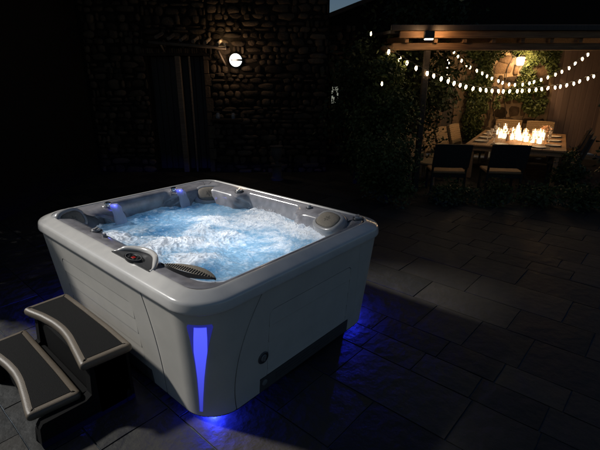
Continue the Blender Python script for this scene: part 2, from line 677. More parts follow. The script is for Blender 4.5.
# corner light (near corner)
hw = [(.80, .074), (.79, .080), (.70, .062), (.65, .054), (.5, .034), (.38, .024), (.2, .016), (.085, .012)]
def interp(T, z):
    for (za, wa), (zb, wb) in zip(T, T[1:]):
        if z >= zb: return wa+(wb-wa)*(za-z)/(za-zb)
    return T[-1][1]
LC = lambda z: -.012-.060*(.80-z)/.71
lens = MB()
def lf(out, ws=1.0, T=hw, c0=-.012):
    def f(u, v):
        z = .085+(.80-.085)*v
        h = interp(T, z)*ws
        if v > .985 and ws == 1: h *= .96
        return cP(LC(z)+(u*2-1)*h, z, out)
    return f
lens.grid(lf(.0025), 14, 40)
for u in (0, 1):
    lens.grid(lambda v, t, u=u: lf(.0025*(1-t)-.002*t)(u, v), 40, 1)
lens.grid(lambda u, t: lf(.0025*(1-t)-.002*t)(u, 1), 14, 1)
cl = lens.build('corner_light', M['blue_lens'], tub, smooth=True)
st = MB()
ins = [(.79, .036), (.70, .040), (.6, .041), (.5, .031), (.38, .021), (.2, .0125), (.09, .009)]
def sf2(u, v):
    z = .09+(.785-.09)*v
    return cP(LC(z)+.004+(u*2-1)*interp(ins, z), z, .006)
st.grid(sf2, 10, 40)
for u in (0, 1):
    st.grid(lambda v, t, u=u: cP(LC(.09+.695*v)+.004+(u*2-1)*interp(ins, .09+.695*v), .09+.695*v, .006-.004*t), 40, 1)
st.build('light_strip', M['blue_led'], cl, smooth=True)

# valve fittings on the right-front face
def yface(x, z, out=0):
    a, b = hab(z)
    return Vector((x, -b-out, z))
axn = (Vector((1, 0, 0)), Vector((0, .0967, 1)).normalized()*-1, Vector((0, -1, -.0967)).normalized())
axn = (Vector((1, 0, 0)), axn[2].cross(Vector((1, 0, 0))), axn[2])
m = MB()
c = yface(-.40, .335)
c = pz(263, 358, .335); c = yface(c.x, .335)
c = yface(-.478, .345)
m.lathe([(.046, -.002), (.048, .004), (.043, .009), (.036, .009), (.034, .003), (.001, .002)], 28, c, axn)
dv = m.build('drain_valve', M['dkgrey'], tub, smooth=True, angle=30)
m = MB()
m.lathe([(.026, .002), (.026, .008), (.022, .011), (.001, .011)], 24, c, axn)
m.obox(c+axn[2]*.014, axn[0], axn[1], axn[2], .006, .02, .004)
m.build('valve_cap', M['midgrey'], dv, smooth=True, angle=30)
m = MB()
c = yface(-.455, .115)
m.lathe([(.024, -.002), (.024, .006), (.020, .008), (.001, .008)], 20, c, axn)
m.build('vent_cap', M['midgrey'], tub, smooth=True, angle=30)
m = MB()
c = Vector((-hab(.11)[0], -.49, .11))
axl = (Vector((0, 1, 0)), Vector((0, 1, 0)).cross(Vector((-1, 0, -.0967)).normalized())*-1, Vector((-1, 0, -.0967)).normalized())
m.obox(c, axl[0], axl[1], axl[2], .032, .04, .006)
m.obox(c+axl[2]*.006, axl[0], axl[1], axl[2], .02, .026, .003)
m.build('socket_cover', M['dkgrey'], tub)

# rim (acrylic, bullnose)
m = MB()
prof = [(-.05, .876), (.008, .876), (.015, .8775), (.020, .882), (.0225, .889), (.0225, .900), (.0165, .938), (.0135, .947), (.007, .9545), (-.003, .960), (-.020, .9665), (-.072, .9855), (-.082, .9885), (-.092, .990), (-.100, .989), (-.106, .985), (-.109, .978)]
def rimloop(o, z): return rloop(A0+o, B0+o, max(RC+o, .05), z, 24, 60)
m.loft([rimloop(o, z) for o, z in prof])
m.build('rim', M['rim'], tub, smooth=True, angle=60)

# inner shell
def shell_loops():
    L = []
    def lp(iL, iO, R, z, bay=0.0, wob=0):
        P = rloop(0, 0, R, z, 24, 60, l=-A0+iL, r=A0-iO, bt=-B0+iO, tp=B0-iO)
        Q = []
        for p in P:
            x, y = p.x, p.y
            if bay:
                # shoulders either side of the seat bays on the two far sides
                if x > A0-iO-.02:
                    k = sm(abs(y-.0), .36, .43)
                    x -= bay*k
                if y > B0-iO-.02:
                    k = sm(abs(x+.03), .30, .36)
                    y -= bay*k
            Q.append(Vector((x, y, z)))
        return Q
    L.append(lp(.108, .108, .172, .981))
    L.append(lp(.117, .116, .166, .984))
    L.append(lp(.15, .138, .16, .979))
    L.append(lp(.20, .165, .17, .968, .05))
    L.append(lp(.235, .172, .20, .957, .10))
    L.append(lp(.255, .178, .26, .93, .122))
    L.append(lp(.27, .183, .40, .86, .13))
    L.append(lp(.28, .19, .50, .77, .132))
    L.append(lp(.30, .21, .50, .60, .12))
    L.append(lp(.40, .36, .45, .45))
    L.append(lp(.55, .52, .35, .42))
    L.append(lp(.62, .60, .25, .2))
    L.append(lp(.66, .64, .2, .16))
    return L
m = MB()
m.loft(shell_loops(), cap1=True)
m.build('inner_shell', M['shell'], tub, smooth=True, angle=70)


# pillows
def pillow(x, y, z, tilt, face, wd_=.125, ht=.08):
    """an oval cushion in a moulded bezel; face = heading it looks to"""
    n = Vector((math.cos(face)*math.cos(tilt), math.sin(face)*math.cos(tilt), math.sin(tilt)))
    X = Vector((-math.sin(face), math.cos(face), 0))
    Y = n.cross(X)
    c = Vector((x, y, z))
    def ov(s, o, e=2.7, N=40):
        P = []
        for k in range(N):
            t = 2*PI*k/N
            ct, stt = math.cos(t), math.sin(t)
            px = abs(ct)**(2/e)*math.copysign(1, ct)
            py = abs(stt)**(2/e)*math.copysign(1, stt)
            P.append(c+X*(px*(wd_+s))+Y*(py*(ht+s))+n*o)
        return P
    m = MB()
    m.loft([ov(.05, -.07), ov(.042, -.006), ov(.034, .010), ov(.018, .016), ov(.006, .015), ov(.003, .006)])
    bz = m.build('pillow', M['bezel'], tub, smooth=True, angle=60)
    m = MB()
    m.loft([ov(.002, .002), ov(.0, .016), ov(-.008, .023), ov(-.03, .028), ov(-.055, .030)], cap1=True)
    m.build('pad', M['pad'], bz, smooth=True, angle=60)
    m = MB()
    for k in range(6):
        t = PI/2+k*PI/3
        d = X*math.cos(t)+Y*math.sin(t)
        q = n.cross(d)
        m.add([c+d*.006+n*.0315, c+d*.02+q*.007+n*.0315, c+d*.036+n*.0315, c+d*.02-q*.007+n*.0315,
               c+d*.006+n*.027, c+d*.02+q*.009+n*.027, c+d*.038+n*.027, c+d*.02-q*.009+n*.027],
              [(0, 1, 2, 3), (0, 1, 5, 4), (1, 2, 6, 5), (2, 3, 7, 6), (3, 0, 4, 7)])
    m.build('emblem', M['emblem'], bz)
    return bz


pillow(.69, .87, .895, R_(42), R_(225+6))
pillow(.72, -.82, .945, R_(60), R_(165), .125, .085)
pillow(-.775, .94, .935, R_(30), R_(-72), .105, .078)

# filter lid in the near corner: ribbed lens-shaped lid
p0 = Vector((-.80, -.56, .968)); p1 = Vector((-.70, -1.03, .968))
d = (p1-p0); Ld = d.length; d.normalize(); q = Vector((-d.y, d.x, 0))
if q.x < 0: q = -q
m = MB()
def flid(u, v):
    w = .135*math.sin(PI*min(1, max(0, u)))**.75
    s = v*w
    return p0+d*(u*Ld)+q*(s-.028*math.sin(PI*u))+Vector((0, 0, .030*math.sin(PI*u)**.6*math.sin(PI*min(1, .25+v*.75))-.01))
m.grid(flid, 36, 10)
fl = m.build('filter_lid', M['pad'], tub, smooth=True)
m = MB()
def fslot(u, v):
    w = .045*math.sin(PI*u)**.8
    return p0+d*(u*Ld)+q*(-.028*math.sin(PI*u)-w*(1-v)*1.0)+Vector((0, 0, .012*v-.002))
m.grid(fslot, 36, 3)
m.build('filter_slot', M['black'], fl, smooth=True)
m = MB()
for k in range(1, 24):
    u = k/24
    m.tube([flid(u, 0.02)+Vector((0, 0, .002)), flid(u, .12)+Vector((0, 0, .003)), flid(u, .3)+Vector((0, 0, .003))], .0035, 6)
m.build('grille_rib', M['emblem'], fl, smooth=True)

# control panel pocket on the left-front rim
cpos = Vector((-.905, -.40, .975))
cp = empty('control_panel', (0, 0, 0)); cp.parent = tub
m = MB()
y0, y1 = -.655, -.155
def pocket(u, v):
    y = y0+(y1-y0)*u
    bul = .150*math.sin(PI*u)**.7
    x = -.938+v*bul
    return Vector((x, y, .995-.006*v))
m.grid(pocket, 40, 8)
m.grid(lambda u, v: Vector((pocket(u, 1).x, pocket(u, 1).y, .989-.05*v)), 40, 1)
m.grid(lambda u, v: Vector((pocket(u, 0).x-.002, pocket(u, 0).y, .995-.02*v)), 40, 1)
m.build('pocket', M['dkgrey'], cp, smooth=True, angle=40)
m = MB()
pts = []
for k in range(41):
    u = k/40
    pp = pocket(u, 1)
    e = sm(u, 0, .22)*sm(1-u, 0, .12)
    pts.append(Vector((pp.x+.006, pp.y, .982+.022*e)))
m.tube(pts, [.010+.010*sm(min(k, 40-k)/40, 0, .15) for k in range(41)], 12)
m.build('pocket_lip', M['rim'], cp, smooth=True)
m = MB()
ell = lambda s, z, N=36: [cpos+Vector((.047*s*math.cos(2*PI*k/N), .098*s*math.sin(2*PI*k/N), z)) for k in range(N)]
m.loft([ell(1, .015), ell(1, .026), ell(.95, .031), ell(.82, .031), ell(.78, .027)], cap1=True)
m.build('dial', M['black'], cp, smooth=True, angle=40)
m = MB()
m.loft([ell(.86, .0305), ell(.86, .0335), ell(.81, .0335), ell(.80, .0305)])
m.build('dial_ring', M['midgrey'], cp, smooth=True, angle=40)
m = MB()
m.box(cpos.x-.012, cpos.x+.012, cpos.y-.016, cpos.y+.016, cpos.z+.0255, cpos.z+.029, .002)
m.build('display', M['red'], cp)
m = MB()
for dy, dx in ((.05, 0), (-.05, 0), (.03, .017), (-.03, .017), (.03, -.017), (-.03, -.017)):
    m = MB()
    m.lathe([(.007, .026), (.007, .030), (.001, .031)], 10, cpos+Vector((dx, dy, 0)))
    m.build('button', M['dkgrey'], cp, smooth=True, angle=40)


# diverter knobs
def knob(x, y, z, r=.045):
    m = MB()
    m.lathe([(r, -.01), (r, .006), (r*.92, .011), (r*.8, .012), (r*.76, .007), (.001, .007)], 28, (x, y, z))
    k = m.build('diverter_valve', M['dkgrey'], tub, smooth=True, angle=35)
    m = MB()
    m.lathe([(r*.72, .004), (r*.70, .020), (r*.6, .025), (.001, .026)], 24, (x, y, z))
    m.obox((x, y, z+.028), Vector((.8, .6, 0)), Vector((-.6, .8, 0)), Vector((0, 0, 1)), r*.6, .007, .006)
    m.build('valve_handle', M['bezel'], k, smooth=True, angle=35)
knob(-.80, .40, .965, .05)
knob(-.815, .22, .963, .026)
knob(.80, .47, .968, .05)
knob(.835, -.50, .968, .034)
knob(.85, -1.05, .982, .05)


# fountain columns on the back-left wall
def fountain(x, y, z):
    f = empty('fountain', (x, y, z), 0); f.parent = tub
    m = MB()
    m.box(-.058, .058, -.045, .09, -.24, .010, .02)
    m.build('housing', M['shell'], f, smooth=True, angle=40)
    m = MB()
    m.lathe([(.034, .0), (.036, .012), (.03, .03), (.02, .036), (.001, .037)], 24, (0, -.01, .008))
    m.build('nozzle', M['chrome'], f, smooth=True, angle=40)
    m = MB()
    m.lathe([(.016, .0), (.016, .012), (.011, .017), (.001, .018)], 16, (.032, -.046, .0))
    m.build('fountain_led', M['blue_small'], f, smooth=True)
    lamp('fountain_light', (.03, -.09, .02), .16, (.14, .16, 1), .02, f)
fountain(-.40, 1.03, .965)
fountain(.35, 1.05, .965)

# underglow lamps below the cabinet corners
for gx, gy, pw in ((-1+.125, -1+.125, 15), (-1+.16, 1-.06, 75), (1-.05, -1+.40, 22), (1-.055, -1+.21, 24), (1-.125, 1-.125, 4)):
    a, b = hab(.05)
    c = Vector((math.copysign(abs(gx)+a-1, gx), math.copysign(abs(gy)+b-1, gy), .031))
    m = MB()
    m.lathe([(.02, .0), (.02, -.0012), (.001, -.0013)], 14, c+Vector((0, 0, .0026)))
    m.build('underglow_lamp', M['blue_small'], tub)
    lamp('underglow', (c.x, c.y, .0316), pw, (.018, .032, 1), .0012, tub)

# ------------------------------------------------------------------ water
ZW = .80
foam_spots = [(262, 222, .26, 1.0), (300, 228, .22, 1.0), (215, 222, .17, .9), (225, 238, .2, .8), (318, 236, .12, 1.0), (185, 245, .17, .75),
              (150, 250, .2, .9), (120, 238, .17, .85), (195, 262, .15, .55), (175, 262, .12, .5), (100, 226, .08, .5), (280, 245, .18, .35), (250, 212, .12, .7), (200, 232, .12, .5)]
FS = [(pz(x, y, ZW), r, k) for x, y, r, k in foam_spots]
deep_spots = [(145, 218, .22), (180, 208, .2), (160, 232, .15), (235, 200, .12), (215, 205, .12), (205, 275, .12), (112, 222, .1)]
DS = [(pz(x, y, ZW), r) for x, y, r in deep_spots]
# inner outline of the water
NX, NY = 330, 400
V = []; F = []; foam = []; deep = []
idx = {}
xl, xr, yb, yt = -A0+.22, A0-.185, -B0+.185, B0-.185
def inside(x, y):
    # rounded corner cut, a little beyond the shell wall so that the edge is buried in it
    RR = .46
    dx = max(xl+RR-x, x-(xr-RR), 0); dy = max(yb+RR-y, y-(yt-RR), 0)
    return dx*dx+dy*dy <= (RR+.02)**2
for j in range(NY+1):
    for i in range(NX+1):
        x = xl+(xr-xl)*i/NX; y = yb+(yt-yb)*j/NY
        if not inside(x, y): continue
        wx = noise.noise((x*3, y*3, 1.3))*.12; wy = noise.noise((x*3, y*3, 7.7))*.12
        X, Y = x+wx, y+wy
        f = 0
        for p, r, k in FS:
            dd = ((X-p.x)**2+(Y-p.y)**2)/(r*r)
            f += k*math.exp(-dd*1.2)
        dp = 0
        for p, r in DS:
            dd = ((X-p.x)**2+(Y-p.y)**2)/(r*r)
            dp += math.exp(-dd*1.1)
        t1 = noise.fractal((X*7, Y*7, .5), .9, 2.1, 5)
        t2 = 1-abs(noise.noise((X*11, Y*11, 2.2)))*2
        t3 = 1-abs(noise.noise((X*27+1, Y*27, 4.2)))*2
        f2 = min(1, max(0, f*1.0+t1*.42+(t2*.2+t3*.16)*(.25+min(f, 1))-.10-dp*.24))
        hgt = noise.fractal((X*4, Y*4, 9), 1, 2, 3)*.016+t1*.008+(t2*.015+t3*.009)*(.3+min(f, 1))+min(f, 1)*(.030+.035*noise.noise((X*2.6, Y*2.6, 5)))
        idx[i, j] = len(V)
        V.append((x, y, ZW+hgt))
        foam.append(f2); deep.append(min(1, dp))
for j in range(NY):
    for i in range(NX):
        k = [(i, j), (i+1, j), (i+1, j+1), (i, j+1)]
        if all(q in idx for q in k): F.append(tuple(idx[q] for q in k))
me = bpy.data.meshes.new('water')
me.from_pydata(V, [], F)
me.attributes.new('foam', 'FLOAT', 'POINT').data.foreach_set('value', foam)
me.attributes.new('deep', 'FLOAT', 'POINT').data.foreach_set('value', deep)
me.polygons.foreach_set('use_smooth', [True]*len(F))
wo = bpy.data.objects.new('water', me)
COL.objects.link(wo)
tag(wo, kind='structure')
wm = bpy.data.materials.new('bubbling_water')
wm.use_nodes = True
t = wm.node_tree
for n in list(t.nodes): t.nodes.remove(n)
N = t.nodes.new; Lk = t.links.new
out = N('ShaderNodeOutputMaterial')
af = N('ShaderNodeAttribute'); af.attribute_name = 'foam'
ad_ = N('ShaderNodeAttribute'); ad_.attribute_name = 'deep'
tc = N('ShaderNodeTexCoord')
dist = N('ShaderNodeTexNoise'); dist.inputs['Scale'].default_value = 9; dist.inputs['Detail'].default_value = 3
Lk(tc.outputs['Object'], dist.inputs['Vector'])
vm = N('ShaderNodeVectorMath'); vm.operation = 'MULTIPLY_ADD'
vm.inputs[1].default_value = (.16, .16, .16)
Lk(dist.outputs['Color'], vm.inputs[0]); Lk(tc.outputs['Object'], vm.inputs[2])
nf = N('ShaderNodeTexNoise'); nf.inputs['Scale'].default_value = 19; nf.inputs['Detail'].default_value = 9; nf.inputs['Roughness'].default_value = .72
Lk(vm.outputs[0], nf.inputs['Vector'])
ma = N('ShaderNodeMath'); ma.operation = 'MULTIPLY_ADD'; ma.inputs[1].default_value = 2.0; ma.inputs[2].default_value = -1.0
Lk(nf.outputs[0], ma.inputs[0])
ms = N('ShaderNodeMath'); ms.operation = 'ADD'; ms.use_clamp = True
sp_ = N('ShaderNodeTexNoise'); sp_.inputs['Scale'].default_value = 85; sp_.inputs['Detail'].default_value = 4
Lk(vm.outputs[0], sp_.inputs['Vector'])
sr = N('ShaderNodeMapRange'); sr.inputs[1].default_value = .56; sr.inputs[2].default_value = .66; sr.inputs[4].default_value = .55
Lk(sp_.outputs[0], sr.inputs[0])
sa = N('ShaderNodeMath'); sa.operation = 'MULTIPLY_ADD'
fa = N('ShaderNodeMapRange'); fa.inputs[1].default_value = .08; fa.inputs[2].default_value = .45
Lk(af.outputs['Fac'], fa.inputs[0])
Lk(sr.outputs[0], sa.inputs[0]); Lk(fa.outputs[0], sa.inputs[1]); Lk(ma.outputs[0], sa.inputs[2])
Lk(sa.outputs[0], ms.inputs[0]); Lk(af.outputs['Fac'], ms.inputs[1])
cmix = N('ShaderNodeMix'); cmix.data_type = 'RGBA'
cmix.inputs[6].default_value = (.22, .40, .56, 1); cmix.inputs[7].default_value = (.05, .18, .35, 1)
Lk(ad_.outputs['Fac'], cmix.inputs[0])
c2m = N('ShaderNodeValToRGB')
cr = c2m.color_ramp
cr.elements[0].position = 0; cr.elements[0].color = (0, 0, 0, 1)
cr.elements[1].position = .85; cr.elements[1].color = (1, 1, 1, 1)
Lk(ms.outputs[0], c2m.inputs[0])
c3 = N('ShaderNodeMix'); c3.data_type = 'RGBA'
c3.inputs[7].default_value = (.88, .91, .94, 1)
Lk(c2m.outputs[0], c3.inputs[0]); Lk(cmix.outputs[2], c3.inputs[6])
bmp = N('ShaderNodeBump'); bmp.inputs['Strength'].default_value = .55; bmp.inputs['Distance'].default_value = .02
Lk(nf.outputs[0], bmp.inputs['Height'])
di = N('ShaderNodeBsdfDiffuse'); Lk(c3.outputs[2], di.inputs[0]); Lk(bmp.outputs[0], di.inputs['Normal'])
tr = N('ShaderNodeBsdfTranslucent'); Lk(c3.outputs[2], tr.inputs[0]); Lk(bmp.outputs[0], tr.inputs['Normal'])
mx1 = N('ShaderNodeMixShader'); mx1.inputs[0].default_value = .4
Lk(di.outputs[0], mx1.inputs[1]); Lk(tr.outputs[0], mx1.inputs[2])
gl = N('ShaderNodeBsdfGlossy'); gl.inputs['Roughness'].default_value = .09; Lk(bmp.outputs[0], gl.inputs['Normal'])
fr = N('ShaderNodeFresnel'); fr.inputs[0].default_value = 1.33; Lk(bmp.outputs[0], fr.inputs['Normal'])
mx2 = N('ShaderNodeMixShader'); Lk(fr.outputs[0], mx2.inputs[0]); Lk(mx1.outputs[0], mx2.inputs[1]); Lk(gl.outputs[0], mx2.inputs[2])
Lk(mx2.outputs[0], out.inputs[0])
me.materials.append(wm)
# spray thrown up over the jets
m = MB()
rs2 = random.Random(17)
hi = [i for i, f in enumerate(foam) if f > .62]
for k in range(420):
    x, y, z = V[rs2.choice(hi)]
    rr = rs2.uniform(.002, .0055)
    zz = z+abs(rs2.gauss(0, .016))+.001
    m.lathe([(rr*.4, -rr*.9), (rr*.95, -rr*.3), (rr*.95, rr*.3), (rr*.4, rr*.9)], 7, (x+rs2.gauss(0, .012), y+rs2.gauss(0, .012), zz))
M['spray'] = mat('water_spray', (.85, .9, .95), .08, coat=.5)
tag(m.build('water_spray', M['spray'], smooth=True), kind='stuff')
# the tub's own underwater lamps
lamp('underwater_lamp', (.1, .62, .38), 22, (.84, .92, 1), .22, tub)
lamp('underwater_lamp', (.1, -.45, .38), 22, (.84, .92, 1), .22, tub)

# streams of water from the two fountains
stream = bpy.data.materials.new('pouring_water')
stream.use_nodes = True
b = stream.node_tree.nodes['Principled BSDF']
b.inputs['Base Color'].default_value = (.82, .84, .95, 1)
b.inputs['Roughness'].default_value = .12
b.inputs['Transmission Weight'].default_value = .55
b.inputs['IOR'].default_value = 1.2
for (x, y, lab) in ((-.40, 1.03, 'thin arc of water pouring from the fountain nearest the left pillow'), (.35, 1.05, 'thin arc of water pouring from the fountain nearest the back pillow')):
    m = MB()
    loops = []
    for k in range(19):
        u = k/18
        c = Vector((x+.02+.035*u, y-.045-.10*u, .985+.03*math.sin(min(1, u*1.9)*PI*.55)-.235*u**1.9))
        rx_ = .040+.022*u+.004*math.sin(u*17)
        loops.append([c+Vector((rx_*math.cos(2*PI*q/20), (.007+.006*u)*math.sin(2*PI*q/20)+.004*math.sin(q*1.9+u*9), 0)) for q in range(20)])
    m.loft(loops, True, True)
    tag(m.build('water_stream', stream, smooth=True), lab, 'water jet', 'fountain jets')

# ================================================================== STEPS
steps = empty('spa_steps', (0, 0, 0), 0, 'black two-tread spa step unit with tan edges beside the hot tub', 'steps')


def tread(zt, pts_back, pts_front, thick=.052):
    """outline from dense back and front edges with rounded corners"""
    raw = [Vector((x, y, 0)) for x, y in pts_back]+[Vector((x, y, 0)) for x, y in pts_front]
    # chaikin rounding
    P = raw
    D = []
    for i, p in enumerate(P):     # densify
        q = P[(i+1) % len(P)]
        n = max(1, int((q-p).length/.07))
        for k in range(n): D.append(p.lerp(q, k/n))
    for _ in range(3):
        E2 = []
        for i, p in enumerate(D):
            q = D[(i+1) % len(D)]
            E2 += [p.lerp(q, .25), p.lerp(q, .75)]
        D = E2
    area = sum(D[i].x*D[(i+1) % len(D)].y-D[(i+1) % len(D)].x*D[i].y for i in range(len(D)))
    if area < 0: D.reverse()
    n = len(D)
    nor = []
    for i in range(n):
        t = (D[(i+1) % n]-D[i-1]).normalized()
        nor.append(Vector((t.y, -t.x, 0)))
    def off(o, z): return [p+nn*o+Vector((0, 0, z)) for p, nn in zip(D, nor)]
    m = MB()
    m.loft([off(-.03, zt-thick), off(-.006, zt-thick), off(0, zt-thick+.008), off(.001, zt-.022), off(-.004, zt-.010), off(-.012, zt-.003), off(-.024, zt), off(-.044, zt), off(-.046, zt-.004)], cap0=True)
    tr_ = m.build('tread', M['tan'], steps, smooth=True, angle=50)
    m = MB()
    m.loft([off(-.046, zt-.006), off(-.047, zt-.001), off(-.05, zt+.001)], cap1=True)
    m.build('grip_mat', M['grip'], tr_)


fr_up = [(-1.395, -.50), (-1.385, -.44), (-1.36, -.30), (-1.325, -.10), (-1.315, .03), (-1.32, .17), (-1.345, .34), (-1.385, .50), (-1.39, .56)]
tread(.45, [(-1.05, .57), (-1.045, .2), (-1.045, -.2), (-1.055, -.53)], [(x, y) for x, y in fr_up])
fr_lo = [(-1.715, -.42), (-1.71, -.36), (-1.68, -.2), (-1.65, -.02), (-1.64, .11), (-1.645, .25), (-1.665, .42), (-1.71, .58), (-1.715, .64)]
tread(.225, [(-1.38, .65), (-1.385, .3), (-1.39, -.1), (-1.40, -.45)], [(x, y) for x, y in fr_lo])
m = MB()
sp = [(-1.685, .0), (-1.69, .03), (-1.68, .15), (-1.66, .176), (-1.40, .176), (-1.36, .20), (-1.345, .40), (-1.085, .40), (-1.08, .0)]
for yy in (-.43, .47):
    m = MB()
    m.plate(sp, [], lambda u, v, o, yy=yy: Vector((u, yy+o, v)), .07)
    m.build('side_frame', M['stepbody'], steps)
m = MB()
m.box(-1.33, -1.09, -.50, .465, .02, .399, .012)
m.build('riser', M['stepbody'], steps)
m = MB()
m.box(-1.62, -1.331, -.41, .465, .02, .174, .012)
m.build('riser', M['stepbody'], steps)
m = MB()
for x, y in ((-1.655, -.405), (-1.655, .43), (-1.12, -.47), (-1.12, .45)):
    m = MB()
    m.lathe([(.036, 0), (.04, .012), (.036, .05), (.03, .1)], 18, (x, y, 0))
    m.build('foot', M['stepbody'], steps, smooth=True)


# ================================================================== BACKGROUND
def leaves(m, n, fn, L=.07, rng=None, up=.3):
    rng = rng or random
    for _ in range(n):
        p, tn = fn(rng)
        m.tint = tn
        d = Vector((rng.uniform(-1, 1), rng.uniform(-1, 1), rng.uniform(-1, .6)))
        nn = Vector((rng.uniform(-1, 1), rng.uniform(-1, 1), rng.uniform(-.2, 1)))
        l = L*rng.uniform(.6, 1.3)
        m.leaf(p, d, nn, l, l*.62)


def clumped(cx, cy, z0, z1, rx, ry, nclump, cr, rng, shape=None):
    """clumps spread on and inside an uneven volume"""
    cl_ = []
    for _ in range(nclump):
        while True:
            u = Vector((rng.uniform(-1, 1), rng.uniform(-1, 1), rng.uniform(-1, 1)))
            if .25 < u.length < 1: break
        zz = (z0+z1)/2+u.z*(z1-z0)/2
        k = shape(max(0, min(1, (zz-z0)/(z1-z0)))) if shape else 1
        cl_.append((Vector((cx+u.x*rx*k, cy+u.y*ry*k, zz)), cr*rng.uniform(.6, 1.25), rng.random()))
    def fn(r):
        c, rad, tn = r.choice(cl_)
        g_ = Vector((r.gauss(0, .5), r.gauss(0, .5), r.gauss(0, .42)))*rad
        p = c+g_
        p.z = max(p.z, .02)
        return p, min(1, max(0, tn*.7+r.random()*.3))
    return fn


def stonewall(m, r0, r1, z0, z1, y, rng, holes=(), big=1.0):
    """rubble stones proud of a wall plane (local x right, y away, z up)"""
    z = z0
    while z < z1:
        h = rng.uniform(.08, .19)*big
        x = r0+rng.uniform(-.2, 0)
        while x < r1:
            w = rng.choice((.10, .15, .2, .27, .38))*rng.uniform(.8, 1.2)*big
            xa, xb = max(x, r0), min(x+w, r1)
            if xb-xa > .05 and not any(xb > a and xa < b and z+h > c and z < d_ for a, b, c, d_ in holes):
                m.tint = rng.random()
                e = rng.uniform(.02, .055)
                zz0 = z+rng.uniform(-.035, .03)*big; zz1 = z+h+rng.uniform(-.04, .02)*big
                c = Vector(((xa+xb)/2, 0, (zz0+zz1)/2)); hx = (xb-xa)/2-.008; hz = (zz1-zz0)/2
                N_ = 9
                j = [rng.uniform(.72, 1.06) for _ in range(N_)]
                def ring(s, yy):
                    P = []
                    for k in range(N_):
                        t = 2*PI*k/N_
                        cx_ = abs(math.cos(t))**.75*math.copysign(1, math.cos(t)); cz_ = abs(math.sin(t))**.75*math.copysign(1, math.sin(t))
                        P.append((c.x+cx_*hx*s*j[k], yy, c.z+cz_*hz*s*j[k]))
                    return P
                m.loft([ring(1, y+.01), ring(1, y-e*.6), ring(.8, y-e), ring(.35, y-e-rng.uniform(0, .012))], cap1=True)
            x += w
        z += h


# ---- stone house behind the tub, with an added tall wing on the left (local frame = camera heading)
rng = random.Random(3)
FD = 10.0
house = empty('stone_house', W(0, 0), VROT, 'dark stone house with timber doorway and lit lamps behind the tub', 'house')
m = MB()
dr0, dr1, dz = -3.35, -2.10, 2.55
m.box(-4.7, dr0, FD, FD+.45, 0, 9)
m.box(dr1, .62, FD, FD+.45, 0, 9)
m.box(dr0, dr1, FD, FD+.45, dz, 9)
m.box(-4.7, .62, FD+2.5, FD+2.6, 0, 9)
m.box(.22, .62, FD+.46, FD+2.49, 0, 9)
m.build('wall', M['mortar'], house)
m = MB()
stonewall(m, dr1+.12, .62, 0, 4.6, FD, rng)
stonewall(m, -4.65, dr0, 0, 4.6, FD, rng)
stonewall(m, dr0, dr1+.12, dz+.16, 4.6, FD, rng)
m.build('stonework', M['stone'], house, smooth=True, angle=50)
m = MB()
m.box(-4.7-1.2, -4.71, 6.4, FD+3, 0, 9.6)
wg = m.build('shade_wing', M['mortar'], house)  # added to keep the sun off the ground behind the tub
m = MB()
m.box(-4.69, .60, 6.9, FD-.08, 4.75, 4.95)
m.build('shade_eave', M['tile'], house)  # overhang added above the view to block sky light from the facade
m = MB()
# jamb stones, dressed
z = 0
k = 0
while z < dz:
    h = rng.uniform(.2, .34)
    m.tint = .55+.45*rng.random()
    m.box(dr1, dr1+.11+.05*(k % 2), FD-.035, FD+.2, z+.004, min(dz, z+h)-.004, .012)
    z += h; k += 1
m.build('door_jamb', M['stone'], house)
m = MB()
m.box(dr0-.1, dr1+.13, FD-.05, FD+.16, dz, dz+.05)
for i in range(30):
    x = dr0-.08+i*(dr1-dr0+.18)/30
    m.tint = rng.random()
    m.box(x, x+.038, FD-.075, FD+.1, dz+.052, dz+.15, .006)
m.build('lintel', M['stone'], house)
dm = MB()
for i in range(9):
    x = dr0+i*(dr1-dr0)/9
    dm.box(x+.004, x+(dr1-dr0)/9-.004, FD+.30, FD+.34, .02, dz-.01, .006)
dm.build('door', M['darkwood'], house)
m = MB()
m.box(-2.72, -2.60, FD-.04, FD+.05, 0, dz-.002, .012)
m.box(-2.44, -2.40, FD+.02, FD+.06, 0, dz-.002, .008)
m.build('door_post', M['wood'], house)
# window ledge below the lamp
m = MB()
m.box(-2.0, -1.28, FD-.16, FD+.0, 1.17, 1.23, .01)
m.build('window_sill', M['stone'], house)

# awning above the doorway: pole with rafter ends
aw = empty('door_awning', W(0, 0), VROT, 'rustic pole awning with rafter ends above the stone doorway', 'awning')
m = MB()
m.tube([(-3.15, FD-.30, 2.80), (-2.2, FD-.30, 2.735), (-1.55, FD-.30, 2.69)], .032, 10)
m.build('pole', M['wood'], aw, smooth=True)
for i in range(6):
    x = -2.95+i*.25
    zz = 2.89-i*.027
    m = MB()
    m.tube([(x, FD-.42, zz), (x+.02, FD+.05, zz+.12)], .036, 9)
    m.build('rafter', M['wood'], aw, smooth=True, angle=50)
m = MB()
m.tube([(-1.62, FD-.03, 2.36), (-1.72, FD-.3, 2.64)], .025, 8)
m.build('bracket', M['wood'], aw, smooth=True)
m = MB()
m.tube([(-2.92, FD-.03, 2.62), (-2.92, FD-.3, 2.79)], .025, 8)
m.build('bracket', M['wood'], aw, smooth=True)

